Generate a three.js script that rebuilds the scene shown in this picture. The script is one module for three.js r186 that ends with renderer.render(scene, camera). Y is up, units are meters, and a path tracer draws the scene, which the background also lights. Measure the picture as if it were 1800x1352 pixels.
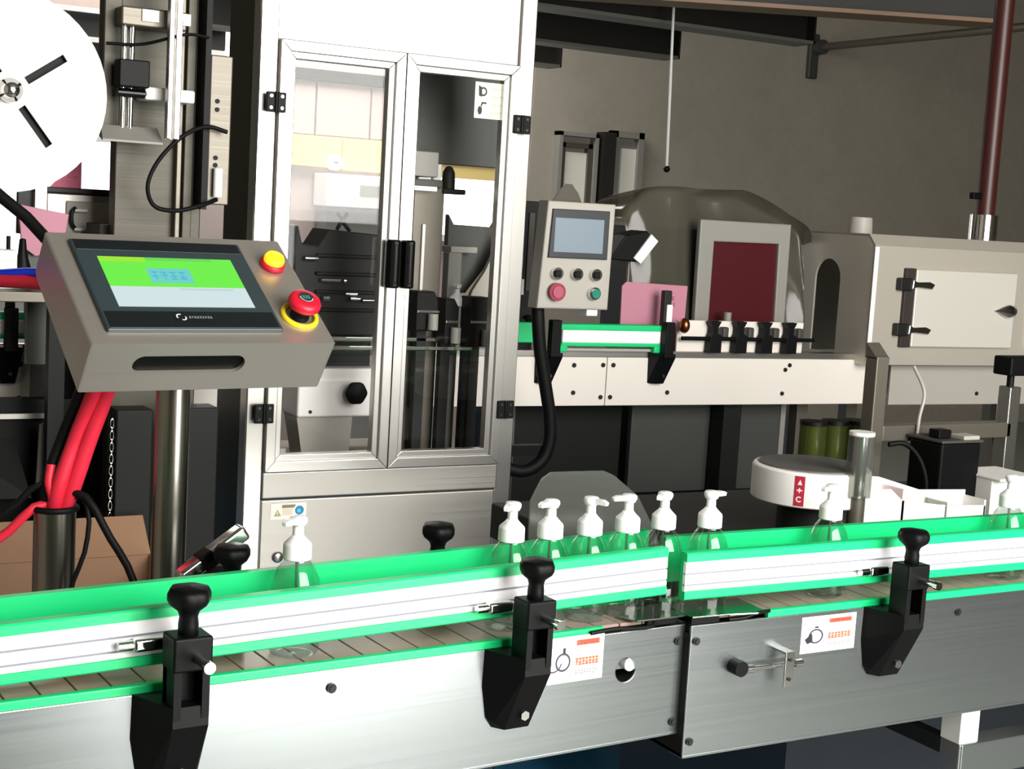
import * as THREE from 'three';
import { RoundedBoxGeometry } from 'three/addons/geometries/RoundedBoxGeometry.js';
import { ConvexGeometry } from 'three/addons/geometries/ConvexGeometry.js';
import { mergeGeometries, toCreasedNormals } from 'three/addons/utils/BufferGeometryUtils.js';
import { RectAreaLightUniformsLib } from 'three/addons/lights/RectAreaLightUniformsLib.js';
import { Brush, Evaluator, SUBTRACTION } from 'three-bvh-csg';

// ------------------------------------------------------------------ camera, sky, light, exposure
const scene = new THREE.Scene();
const R = Math.PI / 180;
const camera = new THREE.PerspectiveCamera(2 * Math.atan(676 / 2600) / R, 1800 / 1352, 0.05, 60);
camera.position.set(0, 1.4, 0);
camera.rotation.order = 'YXZ';
camera.rotation.set(-6.65 * R, -29.8 * R, 3.35 * R);
scene.add(camera);
scene.background = new THREE.Color(0.8, 0.87, 0.95);
const renderer = new THREE.WebGLRenderer({ antialias: true });
renderer.toneMapping = THREE.LinearToneMapping;
renderer.toneMappingExposure = 1.0;
renderer.shadowMap.enabled = true;
RectAreaLightUniformsLib.init();
function daylight(name, w, h, pos, look, intensity, color = 0xfffdf9) {
  const l = new THREE.RectAreaLight(color, intensity, w, h);
  l.name = name; l.position.set(...pos); l.lookAt(...look); scene.add(l);
  return l;
}
// frosted window in the wall behind the camera, right of it
const WIN = { x0: 0.5, x1: 3.2, y0: 1.3, y1: 3.2, z: 1.0 };
daylight('window_daylight', WIN.x1 - WIN.x0, WIN.y1 - WIN.y0, [(WIN.x0 + WIN.x1) / 2, (WIN.y0 + WIN.y1) / 2, WIN.z - 0.02], [(WIN.x0 + WIN.x1) / 2, (WIN.y0 + WIN.y1) / 2, -3], 11.5);
// glazed door below the window
const DOOR = { x0: 1.35, x1: 2.6, y0: 0.06, y1: 1.28 };
daylight('door_daylight', DOOR.x1 - DOOR.x0, DOOR.y1 - DOOR.y0, [(DOOR.x0 + DOOR.x1) / 2, (DOOR.y0 + DOOR.y1) / 2, WIN.z - 0.02], [(DOOR.x0 + DOOR.x1) / 2, (DOOR.y0 + DOOR.y1) / 2, -3], 10);
// added skylight, out of view, put in to brighten the far wall
const ADDED_SKY = { x0: 1.4, x1: 4.2, z0: -7.7, z1: -6.5, y: 3.4 };
daylight('added_skylight', ADDED_SKY.x1 - ADDED_SKY.x0, ADDED_SKY.z1 - ADDED_SKY.z0, [(ADDED_SKY.x0 + ADDED_SKY.x1) / 2, ADDED_SKY.y - 0.03, (ADDED_SKY.z0 + ADDED_SKY.z1) / 2], [(ADDED_SKY.x0 + ADDED_SKY.x1) / 2, 0, (ADDED_SKY.z0 + ADDED_SKY.z1) / 2 - 0.001], 7);

// ------------------------------------------------------------------ helpers
let seed = 7;
const rnd = () => ((seed = (seed * 1664525 + 1013904223) >>> 0) / 4294967296);
function clean(g) {
  g = g.index ? g.toNonIndexed() : g;
  for (const k of Object.keys(g.attributes)) if (!['position', 'normal', 'uv'].includes(k)) g.deleteAttribute(k);
  if (!g.attributes.normal) g.computeVertexNormals();
  g.morphAttributes = {}; g.groups = [];
  return g;
}
function boxUV(g) {              // uv in metres from the dominant side of each triangle
  const p = g.attributes.position, uv = new Float32Array(p.count * 2), a = new THREE.Vector3(), b = new THREE.Vector3(), c = new THREE.Vector3();
  for (let i = 0; i < p.count; i += 3) {
    a.fromBufferAttribute(p, i); b.fromBufferAttribute(p, i + 1); c.fromBufferAttribute(p, i + 2);
    const n = b.clone().sub(a).cross(c.clone().sub(a)), nx = Math.abs(n.x), ny = Math.abs(n.y), nz = Math.abs(n.z);
    [a, b, c].forEach((v, k) => {
      const [s, t] = nx > ny && nx > nz ? [v.z, v.y] : ny > nz ? [v.x, v.z] : [v.x, v.y];
      uv[(i + k) * 2] = s; uv[(i + k) * 2 + 1] = t;
    });
  }
  g.setAttribute('uv', new THREE.BufferAttribute(uv, 2));
  return g;
}
const join = (...gs) => mergeGeometries(gs.flat().map((g) => { g = clean(g); if (!g.attributes.uv) boxUV(g); return g; }));
function bx(x0, x1, y0, y1, z0, z1, r = 0) {
  const w = Math.abs(x1 - x0), h = Math.abs(y1 - y0), d = Math.abs(z1 - z0);
  const g = r ? new RoundedBoxGeometry(w, h, d, 2, Math.min(r, w / 2.01, h / 2.01, d / 2.01)) : new THREE.BoxGeometry(w, h, d);
  return g.translate((x0 + x1) / 2, (y0 + y1) / 2, (z0 + z1) / 2);
}
const cylY = (x, z, y0, y1, r, n = 32, rt = r) => new THREE.CylinderGeometry(rt, r, y1 - y0, n).translate(x, (y0 + y1) / 2, z);
const cylX = (y, z, x0, x1, r, n = 24, rt = r) => new THREE.CylinderGeometry(rt, r, x1 - x0, n).rotateZ(-Math.PI / 2).translate((x0 + x1) / 2, y, z);
const cylZ = (x, y, z0, z1, r, n = 24, rt = r) => new THREE.CylinderGeometry(rt, r, z1 - z0, n).rotateX(Math.PI / 2).translate(x, y, (z0 + z1) / 2);
const shape = (pts, holes = []) => {
  const s = new THREE.Shape(pts.map((p) => new THREE.Vector2(p[0], p[1])));
  for (const h of holes) s.holes.push(h);
  return s;
};
const holeAt = (x, y, r) => { const p = new THREE.Path(); p.absarc(x, y, r, 0, 2 * Math.PI, true); return p; };
const extr = (s, d, b = 0) => new THREE.ExtrudeGeometry(s, { depth: d - 2 * b, bevelEnabled: b > 0, bevelThickness: b, bevelSize: b, bevelOffset: -b, bevelSegments: 2, curveSegments: 24 }).translate(0, 0, b);
const exZ = (pts, z0, z1, b = 0, holes) => extr(shape(pts, holes), z1 - z0, b).translate(0, 0, z0);                       // pts (x, y)
const exX = (pts, x0, x1, b = 0) => extr(shape(pts.map(([z, y]) => [-z, y])), x1 - x0, b).rotateY(Math.PI / 2).translate(x0, 0, 0);   // pts (z, y)
const exY = (pts, y0, y1, b = 0) => extr(shape(pts.map(([x, z]) => [x, -z])), y1 - y0, b).rotateX(-Math.PI / 2).translate(0, y0, 0);  // pts (x, z)
const lathe = (pts, n = 40) => new THREE.LatheGeometry(pts.map((p) => new THREE.Vector2(p[0], p[1])), n);
const V = (a) => new THREE.Vector3(...a);
const tube = (pts, r, n = 40, m = 10) => new THREE.TubeGeometry(new THREE.CatmullRomCurve3(pts.map(V), false, 'centripetal'), n, r, m);
const hull = (pts) => new ConvexGeometry(pts.map(V));
const discZ = (x, y, z, r, n = 32) => new THREE.CircleGeometry(r, n).translate(x, y, z);

const taken = {};
function numbered(n) { taken[n] = (taken[n] || 0) + 1; return taken[n] === 1 ? n : n + '_' + String(taken[n] - 1).padStart(3, '0'); }
const FR = {
  W: { p: [0, 0, 0], a: 0 },                       // cabinet and right conveyor line
  L: { p: [1.2017, 0, -1.5837], a: 3 },            // left conveyor
  B: { p: [2.376, 0, -3.2226], a: -3 },            // back line
  P: { p: [0.4433, 1.2106, -1.809], a: 6 },        // control panel
  M: { p: [1.0575, 0, -2.8646], a: 0 },            // cabinet front
};
const things = [];
function thing(name, label, category, frame = 'W', group) {
  const o = new THREE.Group(); o.name = numbered(name);
  o.position.set(...FR[frame].p); o.rotation.y = FR[frame].a * R;
  o.userData = { label, category }; if (group) o.userData.group = group;
  scene.add(o); things.push(o);
  return o;
}
function part(parent, name, g, m, label) {
  g = clean(g); if (!g.userData.keep) boxUV(g);
  const o = new THREE.Mesh(g, m); o.name = name; if (label) o.userData.label = label;
  parent.add(o); o.castShadow = o.receiveShadow = true;
  return o;
}
const keep = (g) => { g = clean(g); g.userData.keep = true; return g; };
function struct(name, g, m) { const o = part(scene, numbered(name), g, m); o.userData.kind = 'structure'; return o; }
function rebase(o) {               // put the group's origin at the middle of the thing's base
  const inv = new THREE.Matrix4(); o.updateMatrixWorld(true); inv.copy(o.matrixWorld).invert();
  const b = new THREE.Box3(), q = new THREE.Box3();
  o.traverse((c) => { if (c.isMesh) { if (!c.geometry.boundingBox) c.geometry.computeBoundingBox(); q.copy(c.geometry.boundingBox).applyMatrix4(new THREE.Matrix4().multiplyMatrices(inv, c.matrixWorld)); b.union(q); } });
  const base = new THREE.Vector3((b.min.x + b.max.x) / 2, b.min.y, (b.min.z + b.max.z) / 2);
  for (const c of o.children) c.position.sub(base);
  o.position.add(base.clone().applyAxisAngle(new THREE.Vector3(0, 1, 0), o.rotation.y));
}
function put(proto, frame, [x, y, z], turn, label) {      // a copy of a thing at a place in a frame
  const r = proto.clone(); r.name = numbered(proto.name.replace(/_\d{3}$/, '')); scene.add(r);
  const f = FR[frame], v = new THREE.Vector3(x, y, z).applyAxisAngle(new THREE.Vector3(0, 1, 0), f.a * R).add(V(f.p));
  r.position.copy(v); if (proto.name.startsWith('pump_bottle')) r.scale.y = 1.022; r.rotation.y = f.a * R + turn; r.userData = { ...proto.userData, label };
  return r;
}

// ------------------------------------------------------------------ textures and materials
function dataTex(w, h, fn, srgb) {
  const d = new Uint8Array(w * h * 4);
  for (let j = 0; j < h; j++) for (let i = 0; i < w; i++) { const c = fn(i, j); d.set([c[0], c[1], c[2], 255], (j * w + i) * 4); }
  const t = new THREE.DataTexture(d, w, h); t.wrapS = t.wrapT = THREE.RepeatWrapping; t.magFilter = THREE.LinearFilter; t.minFilter = THREE.LinearMipmapLinearFilter; t.generateMipmaps = true;
  if (srgb) t.colorSpace = THREE.SRGBColorSpace;
  t.needsUpdate = true; return t;
}
const noise = (() => {                 // tiling value noise
  const N = 64, a = new Float32Array(N * N); let s = 99; for (let i = 0; i < N * N; i++) { s = (s * 1664525 + 1013904223) >>> 0; a[i] = s / 4294967296; }
  const f = (t) => t * t * (3 - 2 * t);
  return (x, y, p) => { const xi = Math.floor(x), yi = Math.floor(y), u = f(x - xi), v = f(y - yi), g = (i, j) => a[(((j % p) + p) % p) * N + (((i % p) + p) % p)]; return (g(xi, yi) * (1 - u) + g(xi + 1, yi) * u) * (1 - v) + (g(xi, yi + 1) * (1 - u) + g(xi + 1, yi + 1) * u) * v; };
})();
const brushed = dataTex(256, 256, (i, j) => { const n = 0.6 * noise(i / 128, j / 2, 64) + 0.4 * noise(i / 64 + 7, j * 0.73, 64); const v = 205 + 50 * n; return [v, v, v]; });
brushed.repeat.set(1, 4);
const mottle = dataTex(256, 256, (i, j) => { const n = 0.5 * noise(i / 32, j / 32, 8) + 0.3 * noise(i / 8, j / 8, 32) + 0.2 * noise(i / 4, j / 4, 64); const v = 236 + 19 * n; return [v, v, v]; }, true);
mottle.repeat.set(0.7, 0.7);
const M = {};
const std = (n, color, roughness, metalness = 0, extra = {}) => (M[n] = new THREE.MeshStandardMaterial({ color, roughness, metalness, ...extra }));
const phys = (n, o) => (M[n] = new THREE.MeshPhysicalMaterial(o));
std('steel', '#b4b1aa', 0.42, 0.85, { roughnessMap: brushed });
std('steelDark', '#6f6a60', 0.48, 0.6, { roughnessMap: brushed });
std('plate', '#a2a8a9', 0.27, 0.93, { roughnessMap: brushed });
std('alu', '#cac8c3', 0.3, 0.97);
std('ovenFront', '#c6bfb2', 0.45, 0.4, { roughnessMap: brushed });
std('ovenHatch', '#e2ded4', 0.42, 0.3, { roughnessMap: brushed });
std('console', '#c2bbb2', 0.42, 0.78, { roughnessMap: brushed });
std('column', '#413e33', 0.5, 0.35, { roughnessMap: brushed });  // labeller steel, its dark reflections put into the base colour
std('chrome', '#e2e2e0', 0.12, 1);
std('pole', '#8f8b82', 0.24, 1);
std('mirror', '#a9aca8', 0.16, 1);
std('white', '#f1efeb', 0.45);
std('whiteRail', '#f4f4f6', 0.35);
std('cream', '#e8e1d8', 0.45);
std('green', '#0fca78', 0.38);
phys('black', { color: '#060708', roughness: 0.5, specularIntensity: 0.35 });
phys('blackGloss', { color: '#08090a', roughness: 0.22, specularIntensity: 0.6 });
std('blackMetal', '#1a1b1a', 0.5, 0.3);
phys('rubber', { color: '#060607', roughness: 0.6, specularIntensity: 0.4 });
std('slat', '#a58c82', 0.3);
std('grey', '#8d8b84', 0.5);
std('greyDark', '#3f403c', 0.5);
phys('charcoal', { color: '#151614', roughness: 0.55, specularIntensity: 0.5 });
std('boxGrey', '#a8a49b', 0.5);
std('red', '#d0142f', 0.4);
std('redCable', '#e0263f', 0.45);
std('blue', '#0a35d8', 0.35);
std('yellow', '#f2d51f', 0.4);
std('pink', '#bb7d90', 0.6);
std('pinkHot', '#e0708f', 0.6);
std('carton', '#a37f63', 0.8, 0, { map: mottle });
std('brownPipe', '#3d1712', 0.4);
std('redDark', '#4a1218', 0.3);
std('copper', '#a5603f', 0.3, 1);
std('paper', '#efece0', 0.7);
std('wall', '#a8a193', 0.85, 0, { map: mottle });
std('ceiling', '#5a584f', 0.9, 0, { map: mottle });
std('beam', '#1d1c17', 0.6);
std('beamEdge', '#6b6a60', 0.5);
std('floorBlue', '#3f97cc', 0.35, 0, { map: mottle });
std('floor', '#8b8d87', 0.5, 0, { map: mottle });
std('farPanel', '#cdb9b0', 0.7, 0, { map: mottle });
std('farYellow', '#f0d48a', 0.6);
phys('glass', { color: '#ffffff', roughness: 0.02, transmission: 1, thickness: 0, ior: 1.3 });
phys('pet', { color: '#e6edea', roughness: 0.1, transmission: 1, thickness: 0, ior: 1.58 });
phys('film', { color: '#6d6a5d', roughness: 0.16, transmission: 0.55, thickness: 0, ior: 1.4 });
phys('guard', { color: '#c3c6c0', roughness: 0.12, transmission: 0.9, thickness: 0, ior: 1.45 });
phys('greenClear', { color: '#8f9c52', roughness: 0.12, transmission: 0.9, thickness: 0, ior: 1.4 });
phys('pump', { color: '#f7f7f7', roughness: 0.3, clearcoat: 0.3 });
const glow = (n, color, intensity, base = '#ffffff') => (M[n] = new THREE.MeshStandardMaterial({ color: base, roughness: 0.5, emissive: color, emissiveIntensity: intensity }));
glow('daylightPane', '#fffaf2', 2.5);
glow('farPane', '#ffffff', 2.2);
glow('yellowLamp', '#ffb81c', 0.9, '#ffd21f');
function canvasMat(w, h, draw, opt = {}) {
  const c = document.createElement('canvas'); c.width = w; c.height = h; draw(c.getContext('2d'), w, h);
  const t = new THREE.CanvasTexture(c); t.colorSpace = THREE.SRGBColorSpace;
  return opt.glow ? new THREE.MeshStandardMaterial({ color: '#111111', roughness: 0.25, emissive: '#ffffff', emissiveMap: t, emissiveIntensity: opt.glow })
    : new THREE.MeshStandardMaterial({ map: t, roughness: opt.rough ?? 0.5 });
}
const sheet = (x0, x1, y0, y1, z) => keep(new THREE.PlaneGeometry(x1 - x0, y1 - y0).translate((x0 + x1) / 2, (y0 + y1) / 2, z));
function strokes(c, x, y, w, h, n, col) { c.fillStyle = col; for (let i = 0; i < n; i++) { const q = w / n; c.fillRect(x + i * q, y, q * 0.7, h * 0.16); c.fillRect(x + i * q + q * 0.3, y, q * 0.12, h); c.fillRect(x + i * q, y + h * (0.35 + 0.3 * rnd()), q * 0.7, h * 0.14); if (rnd() > 0.4) c.fillRect(x + i * q, y + h * 0.84, q * 0.7, h * 0.14); } }

// ------------------------------------------------------------------ the hall
const X0 = -1.6, X1 = 10, Z0 = -8.2, Z1 = 1.1, H = 3.4;
struct('floor', bx(X0, X1, -0.1, 0, Z0, Z1), M.floor);
struct('floor_paint', bx(0.2, 3.2, 0, 0.003, -7.9, -2.05), M.floorBlue);
struct('ceiling', bx(X0, X1, H, H + 0.1, Z0, Z1), M.ceiling);
{ // glowing panel of the added skylight, unseen in the ceiling
  const w = struct('window_3', join(bx(ADDED_SKY.x0 - 0.05, ADDED_SKY.x1 + 0.05, H - 0.02, H, ADDED_SKY.z0 - 0.05, ADDED_SKY.z0), bx(ADDED_SKY.x0 - 0.05, ADDED_SKY.x1 + 0.05, H - 0.02, H, ADDED_SKY.z1, ADDED_SKY.z1 + 0.05), bx(ADDED_SKY.x0 - 0.05, ADDED_SKY.x0, H - 0.02, H, ADDED_SKY.z0, ADDED_SKY.z1), bx(ADDED_SKY.x1, ADDED_SKY.x1 + 0.05, H - 0.02, H, ADDED_SKY.z0, ADDED_SKY.z1)), M.alu);
  part(w, 'pane', bx(ADDED_SKY.x0, ADDED_SKY.x1, H - 0.012, H - 0.004, ADDED_SKY.z0, ADDED_SKY.z1), M.daylightPane, 'added glowing pane out of view');
}
struct('wall_right', bx(X1, X1 + 0.1, 0, H, Z0, Z1), M.wall);
const wallBack = struct('wall_back', bx(4.62, X1, 0, H, Z0 - 0.1, -8), M.wall);
{ // left part of the back wall: pale wall boards
  struct('wall_corner', bx(X0, 0.8, 0, H, Z0 - 0.1, -8.04), M.ceiling);
  const w = struct('wall_far', bx(0.8, 4.62, 0, H, Z0 - 0.1, -8.04), M.farPanel);
  for (let i = 0; i < 5; i++) part(w, 'wall_board', bx(2.86 + i * 0.34, 2.86 + i * 0.34 + 0.33, 1.77, 2.07, -8.04, -8.0, 0.006), M.farPanel);
  for (let i = 0; i < 2; i++) part(w, 'wall_board', bx(2.86 + i * 0.86, 2.86 + i * 0.86 + 0.85, 2.135, 2.6, -8.04, -8.0, 0.006), M.farPanel);
  part(w, 'painted_band', bx(2.86, 3.36, 1.59, 1.765, -8.04, -7.99, 0.004), M.farYellow, 'pale yellow board');
  part(w, 'painted_band', bx(3.365, 4.4, 1.58, 1.765, -8.04, -7.99, 0.004), M.farYellow, 'pale yellow board');
  part(w, 'dark_strip', bx(2.5, 4.5, 2.075, 2.13, -8.04, -7.97), M.beam, 'dark strip');
}
{ // wall behind the camera with the window opening
  const g = exZ([[X0, 0], [X1, 0], [X1, H], [X0, H]], WIN.z, WIN.z + 0.12, 0, [new THREE.Path([[WIN.x0, WIN.y0], [WIN.x0, WIN.y1], [WIN.x1, WIN.y1], [WIN.x1, WIN.y0]].map((p) => new THREE.Vector2(...p))), new THREE.Path([[DOOR.x0, DOOR.y0], [DOOR.x0, DOOR.y1], [DOOR.x1, DOOR.y1], [DOOR.x1, DOOR.y0]].map((p) => new THREE.Vector2(...p)))]);
  struct('wall_front', g, M.wall);
  const dr = struct('door_1', join(bx(DOOR.x0, DOOR.x1, DOOR.y0, DOOR.y0 + 0.04, 1.02, 1.08), bx(DOOR.x0, DOOR.x1, DOOR.y1 - 0.03, DOOR.y1, 1.02, 1.08), bx(DOOR.x0, DOOR.x0 + 0.04, DOOR.y0, DOOR.y1, 1.02, 1.08), bx(DOOR.x1 - 0.04, DOOR.x1, DOOR.y0, DOOR.y1, 1.02, 1.08)), M.alu);
  part(dr, 'pane', bx(DOOR.x0 + 0.04, DOOR.x1 - 0.04, DOOR.y0 + 0.04, DOOR.y1 - 0.03, 1.045, 1.055), M.daylightPane, 'added glowing pane out of view');
  const w = struct('window_2', join(bx(WIN.x0, WIN.x1, WIN.y0, WIN.y0 + 0.05, 1.02, 1.08), bx(WIN.x0, WIN.x1, WIN.y1 - 0.05, WIN.y1, 1.02, 1.08), bx(WIN.x0, WIN.x0 + 0.05, WIN.y0, WIN.y1, 1.02, 1.08), bx(WIN.x1 - 0.05, WIN.x1, WIN.y0, WIN.y1, 1.02, 1.08)), M.alu);
  part(w, 'pane', bx(WIN.x0 + 0.05, WIN.x1 - 0.05, WIN.y0 + 0.05, WIN.y1 - 0.05, 1.045, 1.055), M.daylightPane, 'added glowing pane out of view');
}
struct('wall_left', bx(X0, X0 + 0.1, 0, H, Z0, Z1), M.wall);
// bright windows in the far wall
for (const [i, x0, x1, y0, y1] of [[0, 0.9, 2.24, 1.02, 1.64], [1, 4.0, 4.48, 1.24, 1.66], [2, 2.5, 2.82, 2.14, 2.5]]) {
  const w = struct('window_' + (4 + i), join(bx(x0 - 0.04, x1 + 0.04, y0 - 0.04, y0, -8.04, -7.98), bx(x0 - 0.04, x1 + 0.04, y1, y1 + 0.04, -8.04, -7.98), bx(x0 - 0.04, x0, y0, y1, -8.04, -7.98), bx(x1, x1 + 0.04, y0, y1, -8.04, -7.98)), M.white);
  part(w, 'pane', bx(x0, x1, y0, y1, -8.04, -8.0), M.farPane, 'added glowing pane out of view');
}
const S = 8 / 4.9, pz = (x, y) => [x * S, 1.4 + (y - 1.4) * S];
{ // window in the grey wall
  const fr = (x0, x1, y0, y1, t, z) => { const [a, b] = pz(x0, y0), [c, d] = pz(x1, y1); return join(bx(a, a + t, b, d, -8, z), bx(c - t, c, b, d, -8, z), bx(a, c, d - t, d, -8, z), bx(a, c, b, b + t, -8, z)); };
  const pn = (x0, x1, y0, y1, z0, z1) => { const [a, b] = pz(x0, y0), [c, d] = pz(x1, y1); return bx(a, c, b, d, z0, z1); };
  const w = struct('window_1', fr(2.928, 3.105, 1.36, 1.715, 0.025, -7.93), M.grey);
  part(w, 'sash', fr(2.945, 3.085, 1.37, 1.675, 0.03, -7.95), M.steelDark);
  part(w, 'pane', pn(2.96, 3.075, 1.38, 1.64, -7.99, -7.97), M.paper, 'cream pane');
  part(w, 'post', pn(3.118, 3.172, 1.36, 1.725, -8, -7.9), M.beam, 'dark post');
  part(w, 'sash', fr(3.172, 3.318, 1.36, 1.735, 0.04, -7.94), M.grey);
  part(w, 'pane', pn(3.19, 3.30, 1.37, 1.70, -7.99, -7.98), M.grey, 'grey pane');
  part(w, 'notice', pn(3.225, 3.306, 1.40, 1.67, -7.98, -7.965), M.paper, 'cream paper sheet');
}
// ceiling beams
function beam(label, x0, x1, z, y, h) {
  const t = thing('steel_beam', label, 'beam', 'W', 'ceiling beams');
  part(t, 'web', bx(x0, x1, y + 0.012, y + h, z - 0.02, z + 0.02), M.beam);
  part(t, 'flange', bx(x0, x1, y, y + 0.014, z - 0.07, z + 0.07), M.beamEdge);
  part(t, 'flange', bx(x0, x1, y + h, y + h + 0.014, z - 0.07, z + 0.07), M.beamEdge);
  part(t, 'end_plate', bx(x1 - 0.01, x1, y, y + h, z - 0.07, z + 0.07), M.beam);
  part(t, 'hanger', bx(x0 + 0.3, x0 + 0.34, y + h, H, z - 0.02, z + 0.02), M.beam);
  part(t, 'hanger', bx(x1 - 0.34, x1 - 0.3, y + h, H, z - 0.02, z + 0.02), M.beam);
  return t;
}
beam('black ceiling beam with pale flange that ends above the plastic covered machine', 2.2, 4.34, -5.17, 2.2, 0.26);
beam('black ceiling beam behind the hanging cord, second of three parallel beams', 2.2, 4.36, -6.2, 2.2, 0.26);
beam('black ceiling beam stub showing lowest above the grey wall window', 2.2, 4.25, -7.15, 2.2, 0.26);
{
  const t = thing('diagonal_beam', 'black ceiling beam with brown light painted on its lower edge running to the brown pipe', 'beam');
  const a = [2.3, -5.09], b = [4.33, -4.09], len = Math.hypot(b[0] - a[0], b[1] - a[1]), an = Math.atan2(-(b[1] - a[1]), b[0] - a[0]);
  const pl = (g) => g.rotateY(an).translate(a[0], 0, a[1]);
  part(t, 'web', pl(bx(0, len, 2.215, 2.5, -0.02, 0.02)), M.beam);
  part(t, 'flange', pl(bx(0, len, 2.2, 2.215, -0.08, 0.08)), std('flangeBrownLit', '#7a5c3e', 0.5));  // brownish light on the lower flange, painted as its colour
  part(t, 'flange', pl(bx(0, len, 2.5, 2.515, -0.08, 0.08)), M.beam);
  part(t, 'hanger', pl(bx(0.4, 0.45, 2.5, H, -0.02, 0.02)), M.beam);
  part(t, 'hanger', pl(bx(len - 0.45, len - 0.4, 2.5, H, -0.02, 0.02)), M.beam);
}
{ // far left trusses
  for (const [y, l] of [[2.0, 'far roof truss member with pale lower edge beside the white reel'], [2.14, 'upper far roof truss member beside the white reel']]) {
    const t = thing('roof_truss', l, 'truss', 'W', 'far roof trusses');
    part(t, 'web', bx(0.9, 2.5, y, y + 0.11, -7.6, -7.55), M.beam);
    part(t, 'flange', bx(0.9, 2.5, y + 0.11, y + 0.135, -7.63, -7.52), M.white);
    part(t, 'hanger', bx(1.2, 1.24, y + 0.135, H, -7.6, -7.56), M.beam);
    part(t, 'hanger', bx(2.2, 2.24, y + 0.135, H, -7.6, -7.56), M.beam);
  }
}
{
  const t = thing('wall_pipe', 'thin grey pipe running along under the ceiling from a wall bracket', 'pipe');
  part(t, 'tube', cylZ(6.8, 2.63, -7.98, -4.2, 0.025, 20), M.steelDark);
  part(t, 'bracket', bx(6.74, 6.82, 2.42, 2.72, -8, -7.96, 0.01), M.greyDark);
  part(t, 'clamp', cylZ(6.8, 2.63, -7.97, -7.9, 0.05, 20), M.greyDark);
  part(t, 'clamp', bx(6.765, 6.835, 2.6, H, -4.3, -4.26), M.greyDark);
}
{
  const t = thing('pull_cord', 'thin white cord hanging from the ceiling in front of grey wall', 'cord');
  const z = -5.0, k = z / -4.9, x = (v) => v * k, y = (v) => 1.4 + (v - 1.4) * k;
  part(t, 'string', tube([[x(3.43), H, z], [x(3.44), y(2.2), z], [x(3.45), y(1.9), z], [x(3.459), y(1.61), z]], 0.006, 20, 6), M.white);
  part(t, 'bead', new THREE.SphereGeometry(0.014, 12, 8).translate(x(3.459), y(1.605), z), M.black, 'dark end bead');
}

// ------------------------------------------------------------------ front conveyors
const slatGeo = (() => { // one chain slat, 38 mm pitch, centred at the origin, top at y = 0
  return join(bx(-0.0182, 0.0182, -0.005, 0, -0.0413, 0.0413, 0.0012), bx(-0.009, 0.009, -0.012, -0.005, -0.02, 0.02));
})();
function slats(t, x0, x1, y, z) { for (let x = x0; x < x1; x += 0.0381) { const m = part(t, 'slat', slatGeo, M.slat); m.position.set(x, y, z); } }
function railGeos(x0, x1, yTop, zf, side) { // white outer profile and green insert; zf outer face, side +1 when the outer face looks to +z
  const h = 0.0652, t = 0.013, gr = [0.41, 0.79], wt = yTop - 0.0125, wb = yTop - h + 0.012, d = side;
  const pts = [[zf - d * 0.006, wt], [zf - d * 0.0015, wt]];
  pts.push([zf, wt - 0.0015]);
  for (const f of gr) { const y = wt - f * (wt - wb); pts.push([zf, y + 0.0014], [zf - d * 0.005, y + 0.0009], [zf - d * 0.005, y - 0.0009], [zf, y - 0.0014]); }
  pts.push([zf, wb + 0.0015], [zf - d * 0.0015, wb], [zf - d * 0.006, wb]);
  const white = exX(side > 0 ? pts.slice().reverse() : pts, x0, x1);
  const zi = zf - d * t, yb = yTop - h, o = zf + d * 0.001, inn = zf - d * 0.0062;
  const c = [[zi, yb], [o - d * 0.002, yb], [o, yb + 0.002], [o, wb - 0.0002], [inn, wb - 0.0002], [inn, wt + 0.0002], [o, wt + 0.0002], [o, yTop - 0.002], [o - d * 0.002, yTop], [zi, yTop]];
  const grooveShade = join(gr.map((f) => { const y = wt - f * (wt - wb); return bx(x0, x1, y - 0.0012, y + 0.0012, zf - d * 0.005, zf - d * 0.0012); }));
  return [white, exX(side > 0 ? c : c.slice().reverse(), x0, x1), grooveShade];
}
function rail(t, x0, x1, yTop, zf, side, tilt = 0, px = 0) {
  const [w, g, sm] = railGeos(x0, x1, yTop, zf, side);
  const m = new THREE.Matrix4().makeTranslation(px, yTop, 0).multiply(new THREE.Matrix4().makeRotationZ(tilt)).multiply(new THREE.Matrix4().makeTranslation(-px, -yTop, 0));
  const r = part(t, 'guide_rail', w.applyMatrix4(m), M.whiteRail, 'white grooved guide rail');
  part(r, 'wear_insert', g.applyMatrix4(m), M.green, 'green plastic insert');
  part(r, 'groove_shade', sm.applyMatrix4(m), std('grooveShade', '#83868f', 0.6), 'grey strip for the groove shade');  // grey strips laid in the grooves as painted shade
}
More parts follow.
